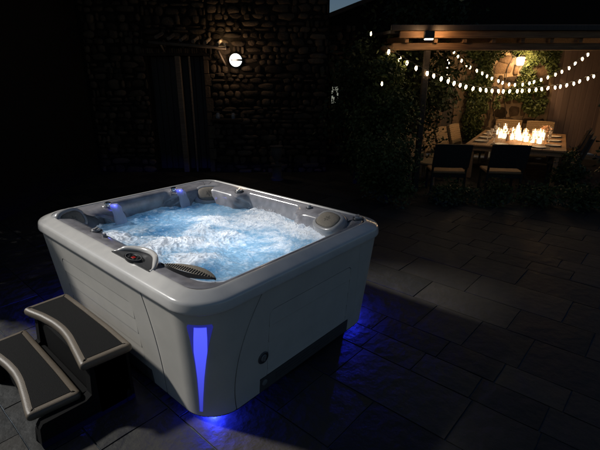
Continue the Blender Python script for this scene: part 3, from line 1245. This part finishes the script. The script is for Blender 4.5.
# round wall lamp
lp = empty('wall_lamp', W(FD-.06, -1.385, 2.46), VROT, 'round white bulkhead lamp with dark band glowing on stone wall', 'lamp')
Yax = (Vector((1, 0, 0)), Vector((0, 0, 1)), Vector((0, -1, 0)))
m = MB()
m.lathe([(.15, -.06), (.15, .02), (.14, .03), (.001, .03)], 28, (0, 0, 0), Yax)
m.build('backplate', M['iron'], lp, smooth=True, angle=40)
m = MB()
m.lathe([(.132, .03), (.125, .07), (.095, .10), (.05, .118), (.001, .122)], 28, (0, 0, 0), Yax)
m.build('globe', M['lampw'], lp, smooth=True)
m = MB()
m.tube([(.145, -.03, .0), (.10, -.125, 0), (.03, -.145, .0)], .020, 8)
m.tube([(-.10, -.098, .0), (.03, -.145, .0)], .009, 8)
m.build('guard_band', M['iron'], lp, smooth=True)
lamp('wall_lamp_light', (-.02, -.19, .02), 7.5, (1, .68, .42), .1, lp)
# wall washer above
lp = empty('spot_lamp', W(FD-.12, -1.60, 2.72), VROT, 'small warm spot lamp washing the stones above the awning', 'lamp')
m = MB()
m.lathe([(.03, 0), (.04, .05), (.042, .075), (.036, .075), (.034, .06), (.001, .058)], 16)
m.box(-.012, .012, 0, .12, -.02, 0)
m.build('lamp_body', M['iron'], lp, smooth=True, angle=40)
m = MB()
m.lathe([(.033, .062), (.02, .07), (.001, .072)], 16)
m.build('lamp_lens', M['lampwarm'], lp, smooth=True)
lamp('spot_lamp_light', (0, -.10, .14), 2.6, (1, .68, .36), .02, lp)
# a couple of things on the sill
for (x, lab, kk) in ((-1.84, 'small glass jar at the left end of the stone window ledge', 0), (-1.50, 'small glass jar at the right end of the stone window ledge', 1)):
    m = MB()
    m.lathe([(.04, 0), (.05, .02), (.05, .09), (.035, .11), (.035, .13)], 16)
    o = tag(m.build('glass_jar', M['glass'], smooth=True, angle=50), lab, 'jar')
    o.location = W(FD-.08, x, 1.231)

# annex with sloping roof, right of the house corner
an = empty('stone_annex', W(0, 0), VROT, 'low dark annex with sloping roof and small lit window', 'annex')
AD = 10.9
RZ = lambda r_: 3.47+(r_-.65)*.36
m = MB()
m.add([(.63, AD, 0), (2.9, AD, 0), (2.9, AD, RZ(2.9)-.12), (.63, AD, RZ(.63)-.12), (.63, AD+1.5, 0), (2.9, AD+1.5, 0), (2.9, AD+1.5, RZ(2.9)-.12), (.63, AD+1.5, RZ(.63)-.12)],
      [(0, 1, 2, 3), (4, 5, 6, 7), (0, 1, 5, 4), (1, 2, 6, 5), (2, 3, 7, 6), (3, 0, 4, 7)])
m.build('wall', M['mortar'], an)
m = MB()
stonewall(m, .63, 1.3, .2, 3.2, AD, rng)
m.build('stonework', M['stone'], an, smooth=True, angle=50)
m = MB()
m.add([(.625, AD-.2, RZ(.63)-.09), (3.0, AD-.2, RZ(3)-.09), (3.0, AD+1.7, RZ(3)-.09), (.625, AD+1.7, RZ(.63)-.09), (.625, AD-.2, RZ(.63)), (3.0, AD-.2, RZ(3)), (3.0, AD+1.7, RZ(3)), (.625, AD+1.7, RZ(.63))],
      [(0, 3, 2, 1), (4, 5, 6, 7), (0, 1, 5, 4), (1, 2, 6, 5), (2, 3, 7, 6), (3, 0, 4, 7)])
m.build('roof', M['tile'], an)
wx, wz = .84, 1.70
m = MB()
m.box(wx-.085, wx+.085, AD-.075, AD-.07, wz-.19, wz+.19)
wn = m.build('window', M['winlit'], an)
m = MB()
for x0_, x1_, z0_, z1_ in ((-.11, -.08, -.22, .22), (.08, .11, -.22, .22), (-.08, .08, -.22, -.19), (-.08, .08, .19, .22), (-.008, .008, -.19, .19), (-.08, -.009, .05, .066), (.009, .08, .05, .066)):
    m.box(wx+x0_, wx+x1_, AD-.10, AD-.062, wz+z0_, wz+z1_)
m.build('window_frame', M['iron'], wn)
m = MB()
vr = random.Random(91)
def vine(r):
    return Vector((wx+r.gauss(0, .16), AD-.13-abs(r.gauss(0, .04)), wz+r.gauss(0, .26))), r.random()
leaves(m, 150, vine, .075, vr)
m.build('vine_leaves', M['dleaf'], an, recalc=False)

# pale urn by the house
u_ = empty('stone_urn', W(9.2, -.50), 0, 'pale stone urn on a pedestal in the shade behind the tub', 'urn')
m = MB()
m.lathe([(.14, 0), (.14, .05), (.10, .07), (.10, .30), (.13, .32), (.13, .36)], 16)
m.build('pedestal', M['urn'], u_, smooth=True, angle=40)
m = MB()
m.lathe([(.05, .361), (.04, .42), (.10, .50), (.13, .62), (.11, .70), (.14, .73), (.12, .74), (.09, .70), (.001, .66)], 18)
m.build('vase', M['urn'], u_, smooth=True, angle=40)

# hedge added to shade the paving at the left edge
m = MB()
hr = random.Random(21)
def hedge_fn(r):
    t = r.random()**1.3
    d_ = 3.7+2.65*t
    rr = -3.15-(1.65)*t
    p = W(d_, rr-abs(r.gauss(0, .22)), 0)
    side = r.random()
    p.z = r.uniform(.03, 1.7+.06*math.sin(t*19))
    return p, r.random()
leaves(m, 15000, hedge_fn, .09, hr)
hd = empty('shade_hedge', W(5, -3.9), 0, 'dark hedge added to shade the left edge of the patio', 'hedge')
o = m.build('foliage', M['dleaf'], hd, recalc=False)
o.location = -hd.location
m = MB()
for t in (.05, .3, .55, .8, .98):
    p = W(3.75+2.6*t, -3.3-1.65*t)
    m.tube([p, p+Vector((.02, .03, 1.1))], [.03, .012], 6)
o = m.build('stems', M['bark'], hd); o.location = -hd.location


def tree(name, label, cat, d_, r_, z0, z1, rx, nclump, nleaf, L, mat_, seed, cr=.35, shape=None, group=None, trunk=.09, ry=None):
    rg = random.Random(seed)
    loc = W(d_, r_)
    e = empty(name, loc, 0, label, cat, group)
    m = MB()
    leaves(m, nleaf, clumped(0, 0, z0, z1, rx, ry or rx, nclump, cr, rg, shape), L, rg)
    m.build('crown', mat_, e, recalc=False)
    m = MB()
    m.tube([(0, 0, -.03), (.03, .02, z1*.3), (-.02, .04, z1*.6), (.02, 0, z1*.9)], [trunk, trunk*.8, trunk*.5, trunk*.15], 8)
    for k in range(7):
        z = z0+(z1-z0)*rg.uniform(.15, .7)
        t = rg.uniform(0, 2*PI)
        m.tube([(0, .02, z-.1), (math.cos(t)*rx*.4, math.sin(t)*rx*.4, z+.1), (math.cos(t)*rx*.75, math.sin(t)*rx*.75, z+.3)], [trunk*.4, trunk*.25, trunk*.1], 6)
    m.build('trunk', M['bark'], e, smooth=True)
    return e


cyp = lambda k: max(.15, (1-k)**.6)*min(1, .55+k*3)
tree('evergreen_tree', 'tall dark evergreen tree rising against the blue night sky', 'tree', 9.6, 2.5, .5, 7.5, .95, 110, 15000, .10, M['dleaf'], 31, .5, cyp, trunk=.13)
tree('laurel_tree', 'dark leafy laurel tree between the house and the pergola', 'tree', 8.9, 1.2, .4, 2.85, .55, 50, 6500, .085, M['dleaf'], 32, .36)
tree('leafy_shrub', 'tall green shrub lit by string lights beside the pergola post', 'shrub', 8.2, 1.52, .1, 2.6, .52, 62, 8500, .075, M['leaf'], 33, .27, lambda k: .8+.3*math.sin(k*5), trunk=.05)
tree('rounded_shrub', 'lower rounded green shrub at the left foot of the pergola', 'shrub', 7.4, 1.55, .0, 1.1, .42, 34, 4200, .07, M['leaf'], 34, .25, trunk=.03)
tree('dark_shrub', 'dark leafy shrub at the right edge under the string lights', 'shrub', 6.9, 5.4, .0, 2.65, .36, 46, 5200, .08, M['dleaf'], 35, .26, trunk=.05)
# added unseen tree, underside shaped to shade the paving right of the tub
big = empty('shade_tree', W(.9, -6.0), 0, 'added unseen leafy tree shading the patio from the left', 'tree')
m = MB()
tr_r = random.Random(77)
def canopy(r):
    rr = r.uniform(-7.0, -3.9); k = -4.5-rr
    dd = r.uniform(.8, 7.6)
    zb = 4.55+.40*(dd-3.4)
    z = zb+.84*k+abs(r.gauss(0, .12))+3.9*r.random()
    p = W(dd+.26*k, rr)
    p.z = z
    return p, r.random()
leaves(m, 11000, canopy, .26, tr_r)
o = m.build('crown', M['dleaf'], big, recalc=False); o.location = -big.location
m = MB()
b0 = W(.9, -6.0)
m.tube([b0-Vector((0, 0, .05)), b0+Vector((.05, 0, 2.5)), b0+Vector((0, .1, 5.5)), b0+Vector((0, .2, 8))], [.28, .22, .16, .06], 10)
for k in range(6):
    e_ = W(1.5+k*1.0, -5.4)+Vector((0, 0, 6.6+.4*k))
    m.tube([b0+Vector((0, .05, 3.6+.5*k)), b0.lerp(e_, .5)+Vector((0, 0, 2.6+.3*k)), e_], [.1, .07, .03], 7)
o = m.build('trunk', M['bark'], big, smooth=True); o.location = -big.location
# low plants in front of the dining terrace
for i, (d_, r_, h_, w_, lab) in enumerate(((7.3, 4.15, .36, .34, 'low bushy plant in front of the dark wicker chairs on the right'),
                                           (7.0, 4.75, .42, .3, 'low leafy plant at the foot of the dark right-hand shrub'),
                                           (8.3, 5.3, .75, .28, 'pale green plant lit from behind beside the right-hand chairs'),
                                           (7.4, 3.3, .34, .4, 'dark low plant in front of the second dark dining chair'),
                                           (7.45, 2.62, .3, .3, 'dark low plant in front of the first dark dining chair'))):
    tree('garden_plant', lab, 'plant', d_, r_, 0, h_, w_, 18, 1100, .07, M['ivy'] if i == 2 else M['leaf'], 60+i, .16, group='low plants around the dining terrace', trunk=.012)

# ---- outbuilding with the covered dining terrace
PB = 12.6
ob = empty('stone_outbuilding', W(0, 0), VROT, 'old stone and plaster outbuilding wall behind the dining table', 'outbuilding')
m = MB()
m.box(3.3, 7.05, PB, PB+.5, 0, 3.19)
m.build('wall', M['render'], ob)
m = MB()
m.box(3.3, 11.5, PB-.05, PB+.5, 3.2, 6.8)
m.build('upper_wall', M['mortar'], ob)  # darkness above the roof is put into the wall colour here
m = MB()
stonewall(m, 4.55, 7.0, 0, 3.0, PB, random.Random(9), big=1.9)
m.build('stonework', M['stone'], ob, smooth=True, angle=50)
m = MB()
m.box(3.9, 4.32, PB-.05, PB+.0, 0, 2.0, .01)
m.build('door', M['darkwood'], ob)
m = MB()
m.box(4.33, 4.47, PB-.07, PB+.01, 0, 2.7, .01)
m.build('door_frame', M['wood'], ob)

wf = empty('plank_wall', W(0, 0), VROT, 'grey vertical plank wall to the right of the ivy', 'wall')
m = MB()
rg = random.Random(14)
x = 7.06
while x < 8.45:
    w = rg.uniform(.13, .19)
    m.tint = rg.random()
    m.box(x+.003, x+w-.003, PB-.03+rg.uniform(-.01, .01), PB+.05, 0, 3.6, .006)
    x += w
m.build('planks', M['woodv'], wf)
m = MB()
m.box(7.05, 8.5, PB+.051, PB+.12, .3, .42)
m.build('rail', M['woodv'], wf)
m = MB()
m.box(7.05, 8.5, PB+.051, PB+.12, 2.2, 2.32)
m.build('rail', M['woodv'], wf)
# side return, nearer
wf2 = empty('plank_side_wall', W(0, 0), VROT, 'side wall of planks catching yellow light at the right end', 'wall')
m = MB()
y = 10.2
x = 8.46
while y < PB-.1:
    w = rg.uniform(.15, .2)
    m.tint = rg.random()
    m.box(x-.3*(PB-y)/3+rg.uniform(0, .008), x+.05, y+.003, min(PB-.06, y+w-.003), 0, 3.4, .006)
    y += w
m.build('planks', M['woodv'], wf2)

# pergola roof
pg = empty('pergola', W(0, 0), VROT, 'timber pergola roof with floodlit fascia over the dining table', 'pergola')
PF = 8.0
m = MB()
m.box(1.70, 8.6, PF, PF+.05, 2.76, 2.872, .008)
m.build('fascia', M['beam'], pg)
m = MB()
m.box(1.55, 8.6, PF-.05, PF+.05, 2.875, 2.965, .006)
m.build('roof_edge', M['darkwood'], pg)
m = MB()
m.box(1.62, 8.6, PF+.12, PF+.26, 2.575, 2.69, .012)
m.build('front_beam', M['beam'], pg)
for i in range(14):
    x = 1.85+i*.5
    m = MB()
    v0 = Vector((x, PF+.06, 2.74)); v1 = Vector((x, PB-.02, 2.98))
    d_ = (v1-v0).normalized(); X = Vector((1, 0, 0)); Z = X.cross(d_)
    m.obox((v0+v1)/2, X, d_, Z, .03, (v1-v0).length/2, .05)
    m.build('rafter', M['beam'], pg)
m = MB()
v0 = Vector((5.1, PF+.052, 2.86)); v1 = Vector((5.1, PB+.0, 3.10))
d_ = (v1-v0).normalized(); Z = X.cross(d_)
m.obox((v0+v1)/2, X, d_, Z, 3.55, (v1-v0).length/2, .025)
m.build('roof_deck', M['darkwood'], pg)
m = MB()
m.tube([(1.66, PF+.2, 2.60), (1.60, PF+.8, 2.62), (1.72, PF+1.6, 2.66), (1.95, PF+2.6, 2.72)], .065, 10)
m.build('side_beam', M['beam'], pg, smooth=True)
for x, y_ in ((2.25, PF+.19), (7.6, PF+.19), (3.75, PB-.7)):
    m = MB()
    m.box(x-.05, x+.05, y_-.05, y_+.05, 0, 2.572 if y_ < 9 else 2.85, .008)
    m.build('post', M['bark'] if y_ < 9 else M['wood'], pg)

# floodlight on the fascia
fd = empty('floodlight', W(PF-.06, 2.17, 2.80), VROT, 'black rectangular floodlight shining on the pergola fascia', 'floodlight')
m = MB()
m.box(-.085, .085, -.10, -.02, -.06, .06, .012)
m.build('housing', M['iron'], fd)
m = MB()
m.box(-.07, .07, -.09, -.03, -.075, -.0605, .003)
m.build('lens', M['lampwarm'], fd)
m = MB()
m.box(-.012, .012, -.02, .058, -.01, .05)
m.build('bracket', M['iron'], fd)
spot('floodlight_lamp', (.20, -.13, .02), 7, (1, .58, .27), (.4, .85, .1), 160, .03, fd)
spot('floodlight_lamp', (-.14, -.13, .02), 4, (1, .62, .32), (-.4, .85, .1), 160, .03, fd)

# wall lantern in the ivy
ln = empty('wall_lantern', W(PB-.12, 5.98, 2.52), VROT, 'bright wall lantern half buried in the ivy', 'lantern')
m = MB()
m.lathe([(.06, -.12), (.085, -.1), (.10, .06), (.085, .08), (.001, .09)], 12)
m.build('glass', M['lampwarm'], ln, smooth=True)
m = MB()
m.lathe([(.13, .091), (.12, .11), (.04, .17), (.001, .18)], 12)
m.box(-.02, .02, .0, .1, .11, .14)
m.build('cap', M['iron'], ln)
spot('lantern_light', (0, -.46, .05), 120, (1, .58, .26), (0, .80, -.5), 150, .1, ln)
lamp('lantern_glow', (0, -.2, -.02), 8, (1, .66, .34), .08, ln)

# ivy on the wall
iv = empty('ivy', W(0, 0), VROT, 'climbing ivy covering the stone wall around the lantern', 'ivy')
rg = random.Random(44)
def ivy_fn(r):
    while True:
        x = r.uniform(4.5, 7.0); z = r.uniform(.4, 2.95)
        cov = noise.noise((x*1.7, z*1.5, 4.0))+.35*noise.noise((x*5, z*5, 1))
        # dense column on the left, dense top and a beard under the lantern
        dens = .75*math.exp(-((x-5.0)/.35)**2)+.7*sm(z, 2.3, 2.9)+.65*math.exp(-((x-6.35)/.4)**2)*sm(z, .8, 1.6)-.25
        if math.hypot(x-5.98, (z-2.52)*1.0) < .16: continue
        if cov+dens > .12: break
    return Vector((x, PB-.05-abs(r.gauss(0, .07))-.06*r.random(), z)), min(1, max(0, .5+cov+r.uniform(-.3, .3)))
m = MB()
leaves(m, 8500, ivy_fn, .085, rg)
m.build('foliage', M['ivy'], iv, recalc=False)
m = MB()
for k in range(12):
    x = rg.uniform(4.7, 6.9); z = .0
    pts = []
    for j in range(9):
        pts.append((x, PB-.045, z)); x += rg.uniform(-.13, .13); z += .33
    m.tube(pts, .012, 5)
m.build('vine_stem', M['bark'], iv)

# ------------------------------------------------------------------ dining set
TH = -R_(30)     # clockwise from the view heading
FRc = Vector((5.22, 8.42))                     # (r, d) front right corner
av = Vector((math.sin(-TH), math.cos(-TH)))    # along the table, away
pv = Vector((-math.cos(-TH), math.sin(-TH)))   # across, to the left
TWD, TLN = 1.9, 2.9
def T(s, c):       # s along from the front, c across from the right edge
    q = FRc+av*s+pv*c
    return W(q.y, q.x)
trot = VROT+TH
tc_ = T(TLN/2, TWD/2)
tb = empty('dining_table', tc_, trot, 'long wooden dining table laid with plates and candles', 'table')
m = MB()
for i in range(9):
    x0_ = -TWD/2+i*TWD/9
    m.box(x0_+.002, x0_+TWD/9-.002, -TLN/2, TLN/2, .715, .75, .005)
m.build('tabletop', M['table'], tb)
m = MB()
m.box(-TWD/2+.06, TWD/2-.06, -TLN/2+.06, -TLN/2+.09, .62, .714)
m.box(-TWD/2+.06, TWD/2-.06, TLN/2-.09, TLN/2-.06, .62, .714)
m.box(-TWD/2+.06, -TWD/2+.09, -TLN/2+.091, TLN/2-.091, .62, .714)
m.box(TWD/2-.09, TWD/2-.06, -TLN/2+.091, TLN/2-.091, .62, .714)
m.build('apron', M['table'], tb)
for sx in (-1, 1):
    for sy in (-1, 1):
        m = MB()
        x = sx*(TWD/2-.14); y = sy*(TLN/2-.14)
        m.box(x-.045, x+.045, y-.045, y+.045, 0, .62, .008)
        m.build('leg', M['table'], tb)


def chair(body, seatm, label):
    e = empty('dining_chair', (0, 0, 0), 0, label, 'chair', 'chairs around the dining table')
    w = .33
    m = MB()
    m.box(-w, w, -.27, .27, .40, .455, .02)
    m.build('seat', seatm, e, smooth=True, angle=40)
    m = MB()
    # leaning solid back: front looks to +y, back stands at -y
    def bk(u, v, o):
        x = -w+2*w*u
        z = .53+.45*v
        y = -.27-.13*v-.02*math.cos((u-.5)*PI)+o
        if v > .98: z -= .012*(abs(u-.5)*2)**4
        return Vector((x, y, z))
    m.grid(lambda u, v: bk(u, v, 0), 12, 10)
    m.grid(lambda u, v: bk(u, v, -.045), 12, 10)
    for v in (0, 1): m.grid(lambda u, t, v=v: bk(u, v, -.045*t), 12, 1)
    for u in (0, 1): m.grid(lambda v, t, u=u: bk(u, v, -.045*t), 10, 1)
    m.build('backrest', body, e, smooth=True, angle=50)
    m = MB()
    for i in range(9):
        v = (i+.5)/9
        m.tube([bk(u/8, v, .004) for u in range(9)], .008, 5)
    m.build('weave', body, e, smooth=True)
    for sx in (-1, 1):
        m = MB()
        m.box(sx*(w-.025)-.022, sx*(w-.025)+.022, .22, .264, 0, .398, .005)
        m.build('leg', body, e)
        m = MB()
        m.tube([(sx*(w-.025), -.25, 0), (sx*(w-.025), -.25, .42), (sx*(w-.025), -.30, .62)], .022, 6)
        m.build('leg', body, e)
    m = MB()
    m.box(-w+.04, w-.04, -.26, -.24, .33, .398)
    m.box(-w+.04, w-.04, .24, .26, .33, .398)
    m.build('apron', body, e)
    return e


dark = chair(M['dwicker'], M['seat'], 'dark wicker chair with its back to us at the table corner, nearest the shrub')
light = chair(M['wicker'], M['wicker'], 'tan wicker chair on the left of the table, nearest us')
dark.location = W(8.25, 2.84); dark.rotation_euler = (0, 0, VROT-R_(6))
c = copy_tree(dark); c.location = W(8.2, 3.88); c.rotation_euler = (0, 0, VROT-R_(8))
c['label'] = 'dark wicker chair with its back to us in the middle of the near table end'
names = ['tan wicker chair on the left of the table, nearest us',
         'second tan wicker chair from us on the left of the table',
         'third tan wicker chair from us on the left of the table',
         'tan wicker chair on the left of the table, farthest from us']
for i, lab in enumerate(names):
    o = light if i == 0 else copy_tree(light)
    o.location = W(*((9.05, 2.74), (9.65, 3.19), (10.25, 3.68), (10.9, 4.22))[i])
    o.rotation_euler = (0, 0, trot-PI/2-R_(9))
    o['label'] = lab
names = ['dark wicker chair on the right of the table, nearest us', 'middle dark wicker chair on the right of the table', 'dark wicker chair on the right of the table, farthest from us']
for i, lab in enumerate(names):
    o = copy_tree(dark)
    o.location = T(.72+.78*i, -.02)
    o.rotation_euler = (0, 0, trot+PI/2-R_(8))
    o['label'] = lab
for i, lab in enumerate(['pale chair at the far table end behind the candles', 'pale chair at the far right corner of the table']):
    o = copy_tree(light)
    o.location = T(TLN+.32, TWD-.5-.78*i)
    o.rotation_euler = (0, 0, trot+PI)
    o['label'] = lab

# candles in jars
rg = random.Random(8)
candle = empty('candle_jar', (0, 0, 0), 0, 'white candle glowing in a glass jar on the dining table', 'candle', 'candles on the dining table')
m = MB()
m.lathe([(.052, 0), (.056, .01), (.056, .17), (.053, .17), (.052, .012), (.001, .012)], 16)
m.build('jar', M['glass'], candle, smooth=True, angle=50)
m = MB()
m.lathe([(.042, .014), (.042, .12), (.03, .125), (.001, .12)], 14)
m.build('wax', M['wax'], candle, smooth=True, angle=50)
m = MB()
m.lathe([(.004, .122), (.011, .138), (.008, .158), (.001, .178)], 8)
m.build('flame', M['flame'], candle, smooth=True)
for i in range(20):
    o = candle if i == 0 else copy_tree(candle)
    s = .85+1.7*((i*7) % 20)/19+rg.uniform(-.05, .05)
    p = T(s, .46+.98*i/19+rg.uniform(-.06, .06))
    k = rg.uniform(.8, 1.35)
    o.location = (p.x, p.y, .7505)
    o.scale = (rg.uniform(.9, 1.15),)*2+(k,)
for s, cc in ((1.0, .75), (1.6, .9), (2.3, .75)):
    p = T(s, cc)
    lamp('candle_light', (p.x, p.y, 1.06), 15, (1, .50, .18), .1)
tall = empty('pillar_candle', T(1.35, TWD/2+.05)+Vector((0, 0, .7505)), 0, 'tall white pillar candle standing above the jars on the table', 'candle')
m = MB(); m.lathe([(.036, 0), (.036, .30), (.03, .31), (.001, .305)], 16); m.build('wax', M['wax'], tall, smooth=True, angle=50)
m = MB(); m.lathe([(.004, .306), (.012, .325), (.008, .35), (.001, .37)], 8); m.build('flame', M['flame'], tall, smooth=True)

# vases of flowers
for i, (s, cc, lab) in enumerate(((.95, 1.15, 'small vase of pale flowers left of the candles'), (1.9, .45, 'small vase of pink flowers right of the candles'))):
    v_ = empty('flower_vase', T(s, cc)+Vector((0, 0, .7505)), 0, lab, 'flowers')
    m = MB(); m.lathe([(.035, 0), (.05, .04), (.035, .12), (.042, .14)], 14); m.build('vase', M['china'], v_, smooth=True)
    m = MB()
    for k in range(90):
        p = Vector((rg.gauss(0, .05), rg.gauss(0, .05), .2+rg.gauss(0, .045)))
        m.leaf(p, Vector((rg.uniform(-1, 1), rg.uniform(-1, 1), rg.uniform(-.3, 1))), Vector((rg.uniform(-1, 1), rg.uniform(-1, 1), 1)), .04, .03)
    m.build('petals', M['flower'], v_)
    m = MB()
    for k in range(8):
        m.tube([(0, 0, .1), (rg.gauss(0, .03), rg.gauss(0, .03), .2)], .003, 5)
    m.build('stems', M['leaf'], v_)

# place settings
mt = tag(MB(), None) if False else None
m = MB(); m.box(-.21, .21, -.15, .15, 0, .005, .002)
pm = tag(m.build('placemat', M['mat']), 'dark placemat laid at a seat on the dining table', 'placemat', 'placemats on the dining table')
pl = MB(); pl.lathe([(.07, .0), (.09, .004), (.135, .016), (.135, .019), (.088, .009), (.001, .008)], 24)
pp = tag(pl.build('plate', M['china'], smooth=True, angle=50), 'white dinner plate on a dark placemat', 'plate', 'plates on the dining table')
gl_ = MB(); gl_.lathe([(.034, 0), (.033, .004), (.005, .008), (.004, .09), (.02, .11), (.038, .15), (.034, .20), (.032, .20), (.036, .15), (.001, .105)], 14)
gg = tag(gl_.build('wine_glass', M['glass'], smooth=True, angle=50), 'clear stemmed wine glass beside a plate', 'wine glass', 'wine glasses on the dining table')
seats = [(.55+.66*i, TWD-.24, 1) for i in range(4)]+[(.62+.78*i, .24, 0) for i in range(3)]+[(.24, .5, 2), (.24, 1.2, 2)]
for i, (s, cc, sd) in enumerate(seats):
    a_ = pm if i == 0 else pm.copy(); b_ = pp if i == 0 else pp.copy(); c_ = gg if i == 0 else gg.copy()
    if i:
        for z_ in (a_, b_, c_): COL.objects.link(z_)
    p = T(s, cc)
    a_.location = (p.x, p.y, .7505); a_.rotation_euler = (0, 0, trot+(PI/2 if sd < 2 else 0))
    b_.location = (p.x, p.y, .756)
    q = T(s+(.27 if sd < 2 else .22), cc+(-.10 if sd == 1 else .10 if sd == 0 else .18))
    c_.location = (q.x, q.y, .7505)


# ------------------------------------------------------------------ string lights
def string_light(label, P, n):
    """P: list of 3D points, cord as a smooth polyline, n bulbs"""
    e = empty('string_lights', P[0], 0, label, 'string lights', 'string lights under the pergola')
    # catmull-rom
    Q = []
    for i in range(len(P)-1):
        p0_, p1_, p2_, p3_ = P[max(i-1, 0)], P[i], P[i+1], P[min(i+2, len(P)-1)]
        for k in range(14):
            t_ = k/14
            Q.append(.5*((2*p1_)+(p2_-p0_)*t_+(2*p0_-5*p1_+4*p2_-p3_)*t_*t_+(3*p1_-p0_-3*p2_+p3_)*t_**3))
    Q.append(P[-1])
    m = MB()
    m.tube([q-P[0] for q in Q], .006, 5)
    m.build('cord', M['cord'], e)
    L_ = [0]
    for a_, b_ in zip(Q, Q[1:]): L_.append(L_[-1]+(b_-a_).length)
    first = None
    for k in range(n):
        s = L_[-1]*(k+.5+rg.uniform(-.18, .18))/n
        i = next(j for j in range(1, len(L_)) if L_[j] >= s)
        t_ = (s-L_[i-1])/(L_[i]-L_[i-1])
        p = Q[i-1].lerp(Q[i], t_)-P[0]
        if first is None:
            m = MB()
            m.lathe([(.010, -.02), (.017, -.034), (.022, -.055), (.019, -.077), (.010, -.090), (.001, -.101)], 12)
            first = m.build('bulb', M['bulb'], e, smooth=True)
            m = MB()
            m.lathe([(.011, .004), (.012, -.022), (.008, -.024)], 8)
            cap = m.build('socket', M['cord'], first)
            o = first
        else:
            o = first.copy(); COL.objects.link(o); o.parent = e
            c_ = cap.copy(); COL.objects.link(c_); c_.parent = o
        o.location = p
        o.rotation_euler = (rg.uniform(-.25, .25), rg.uniform(-.25, .25), 0)


s1 = [(386, 46, 8.02), (395, 52, 8.02), (419, 66, 8.05), (443, 76, 8.3), (476, 86, 8.8), (510, 88.5, 9.3), (540, 86.5, 9.7), (570, 82, 10.0), (598, 72, 10.25)]
string_light('nearer string of glowing bulbs sagging from the shrub across the table', [pd(*q) for q in s1], 31)
s2 = [(453, 48, 11.9), (466, 62, 11.7), (484, 72, 11.5), (505, 81, 11.3), (524, 82, 11.2), (548, 75, 11.0), (570, 65, 10.8), (592, 49, 10.6)]
string_light('farther string of glowing bulbs hung in front of the ivy wall', [pd(*q) for q in s2], 24)
s3 = [(447, 54, 11.9), (449, 61, 11.9), (447, 68, 11.9), (449, 75, 11.9), (448, 82, 11.9)]
string_light('short string of bulbs dangling straight down at the pale post', [pd(*q) for q in s3], 6)
for i, (x, y, d_, lab) in enumerate(((371, 33, 8.4, 'uppermost tiny fairy light in the dark tree beside the pergola'), (382, 83, 7.4, 'single pale fairy light low in the shrub beside the pergola'))):
    m = MB(); m.lathe([(.006, .02), (.014, 0), (.016, -.02), (.008, -.04), (.001, -.045)], 10)
    o = tag(m.build('fairy_light', M['bulb'] , smooth=True), lab, 'fairy light', 'fairy lights in the shrubs')
    o.location = pd(x, y, d_)
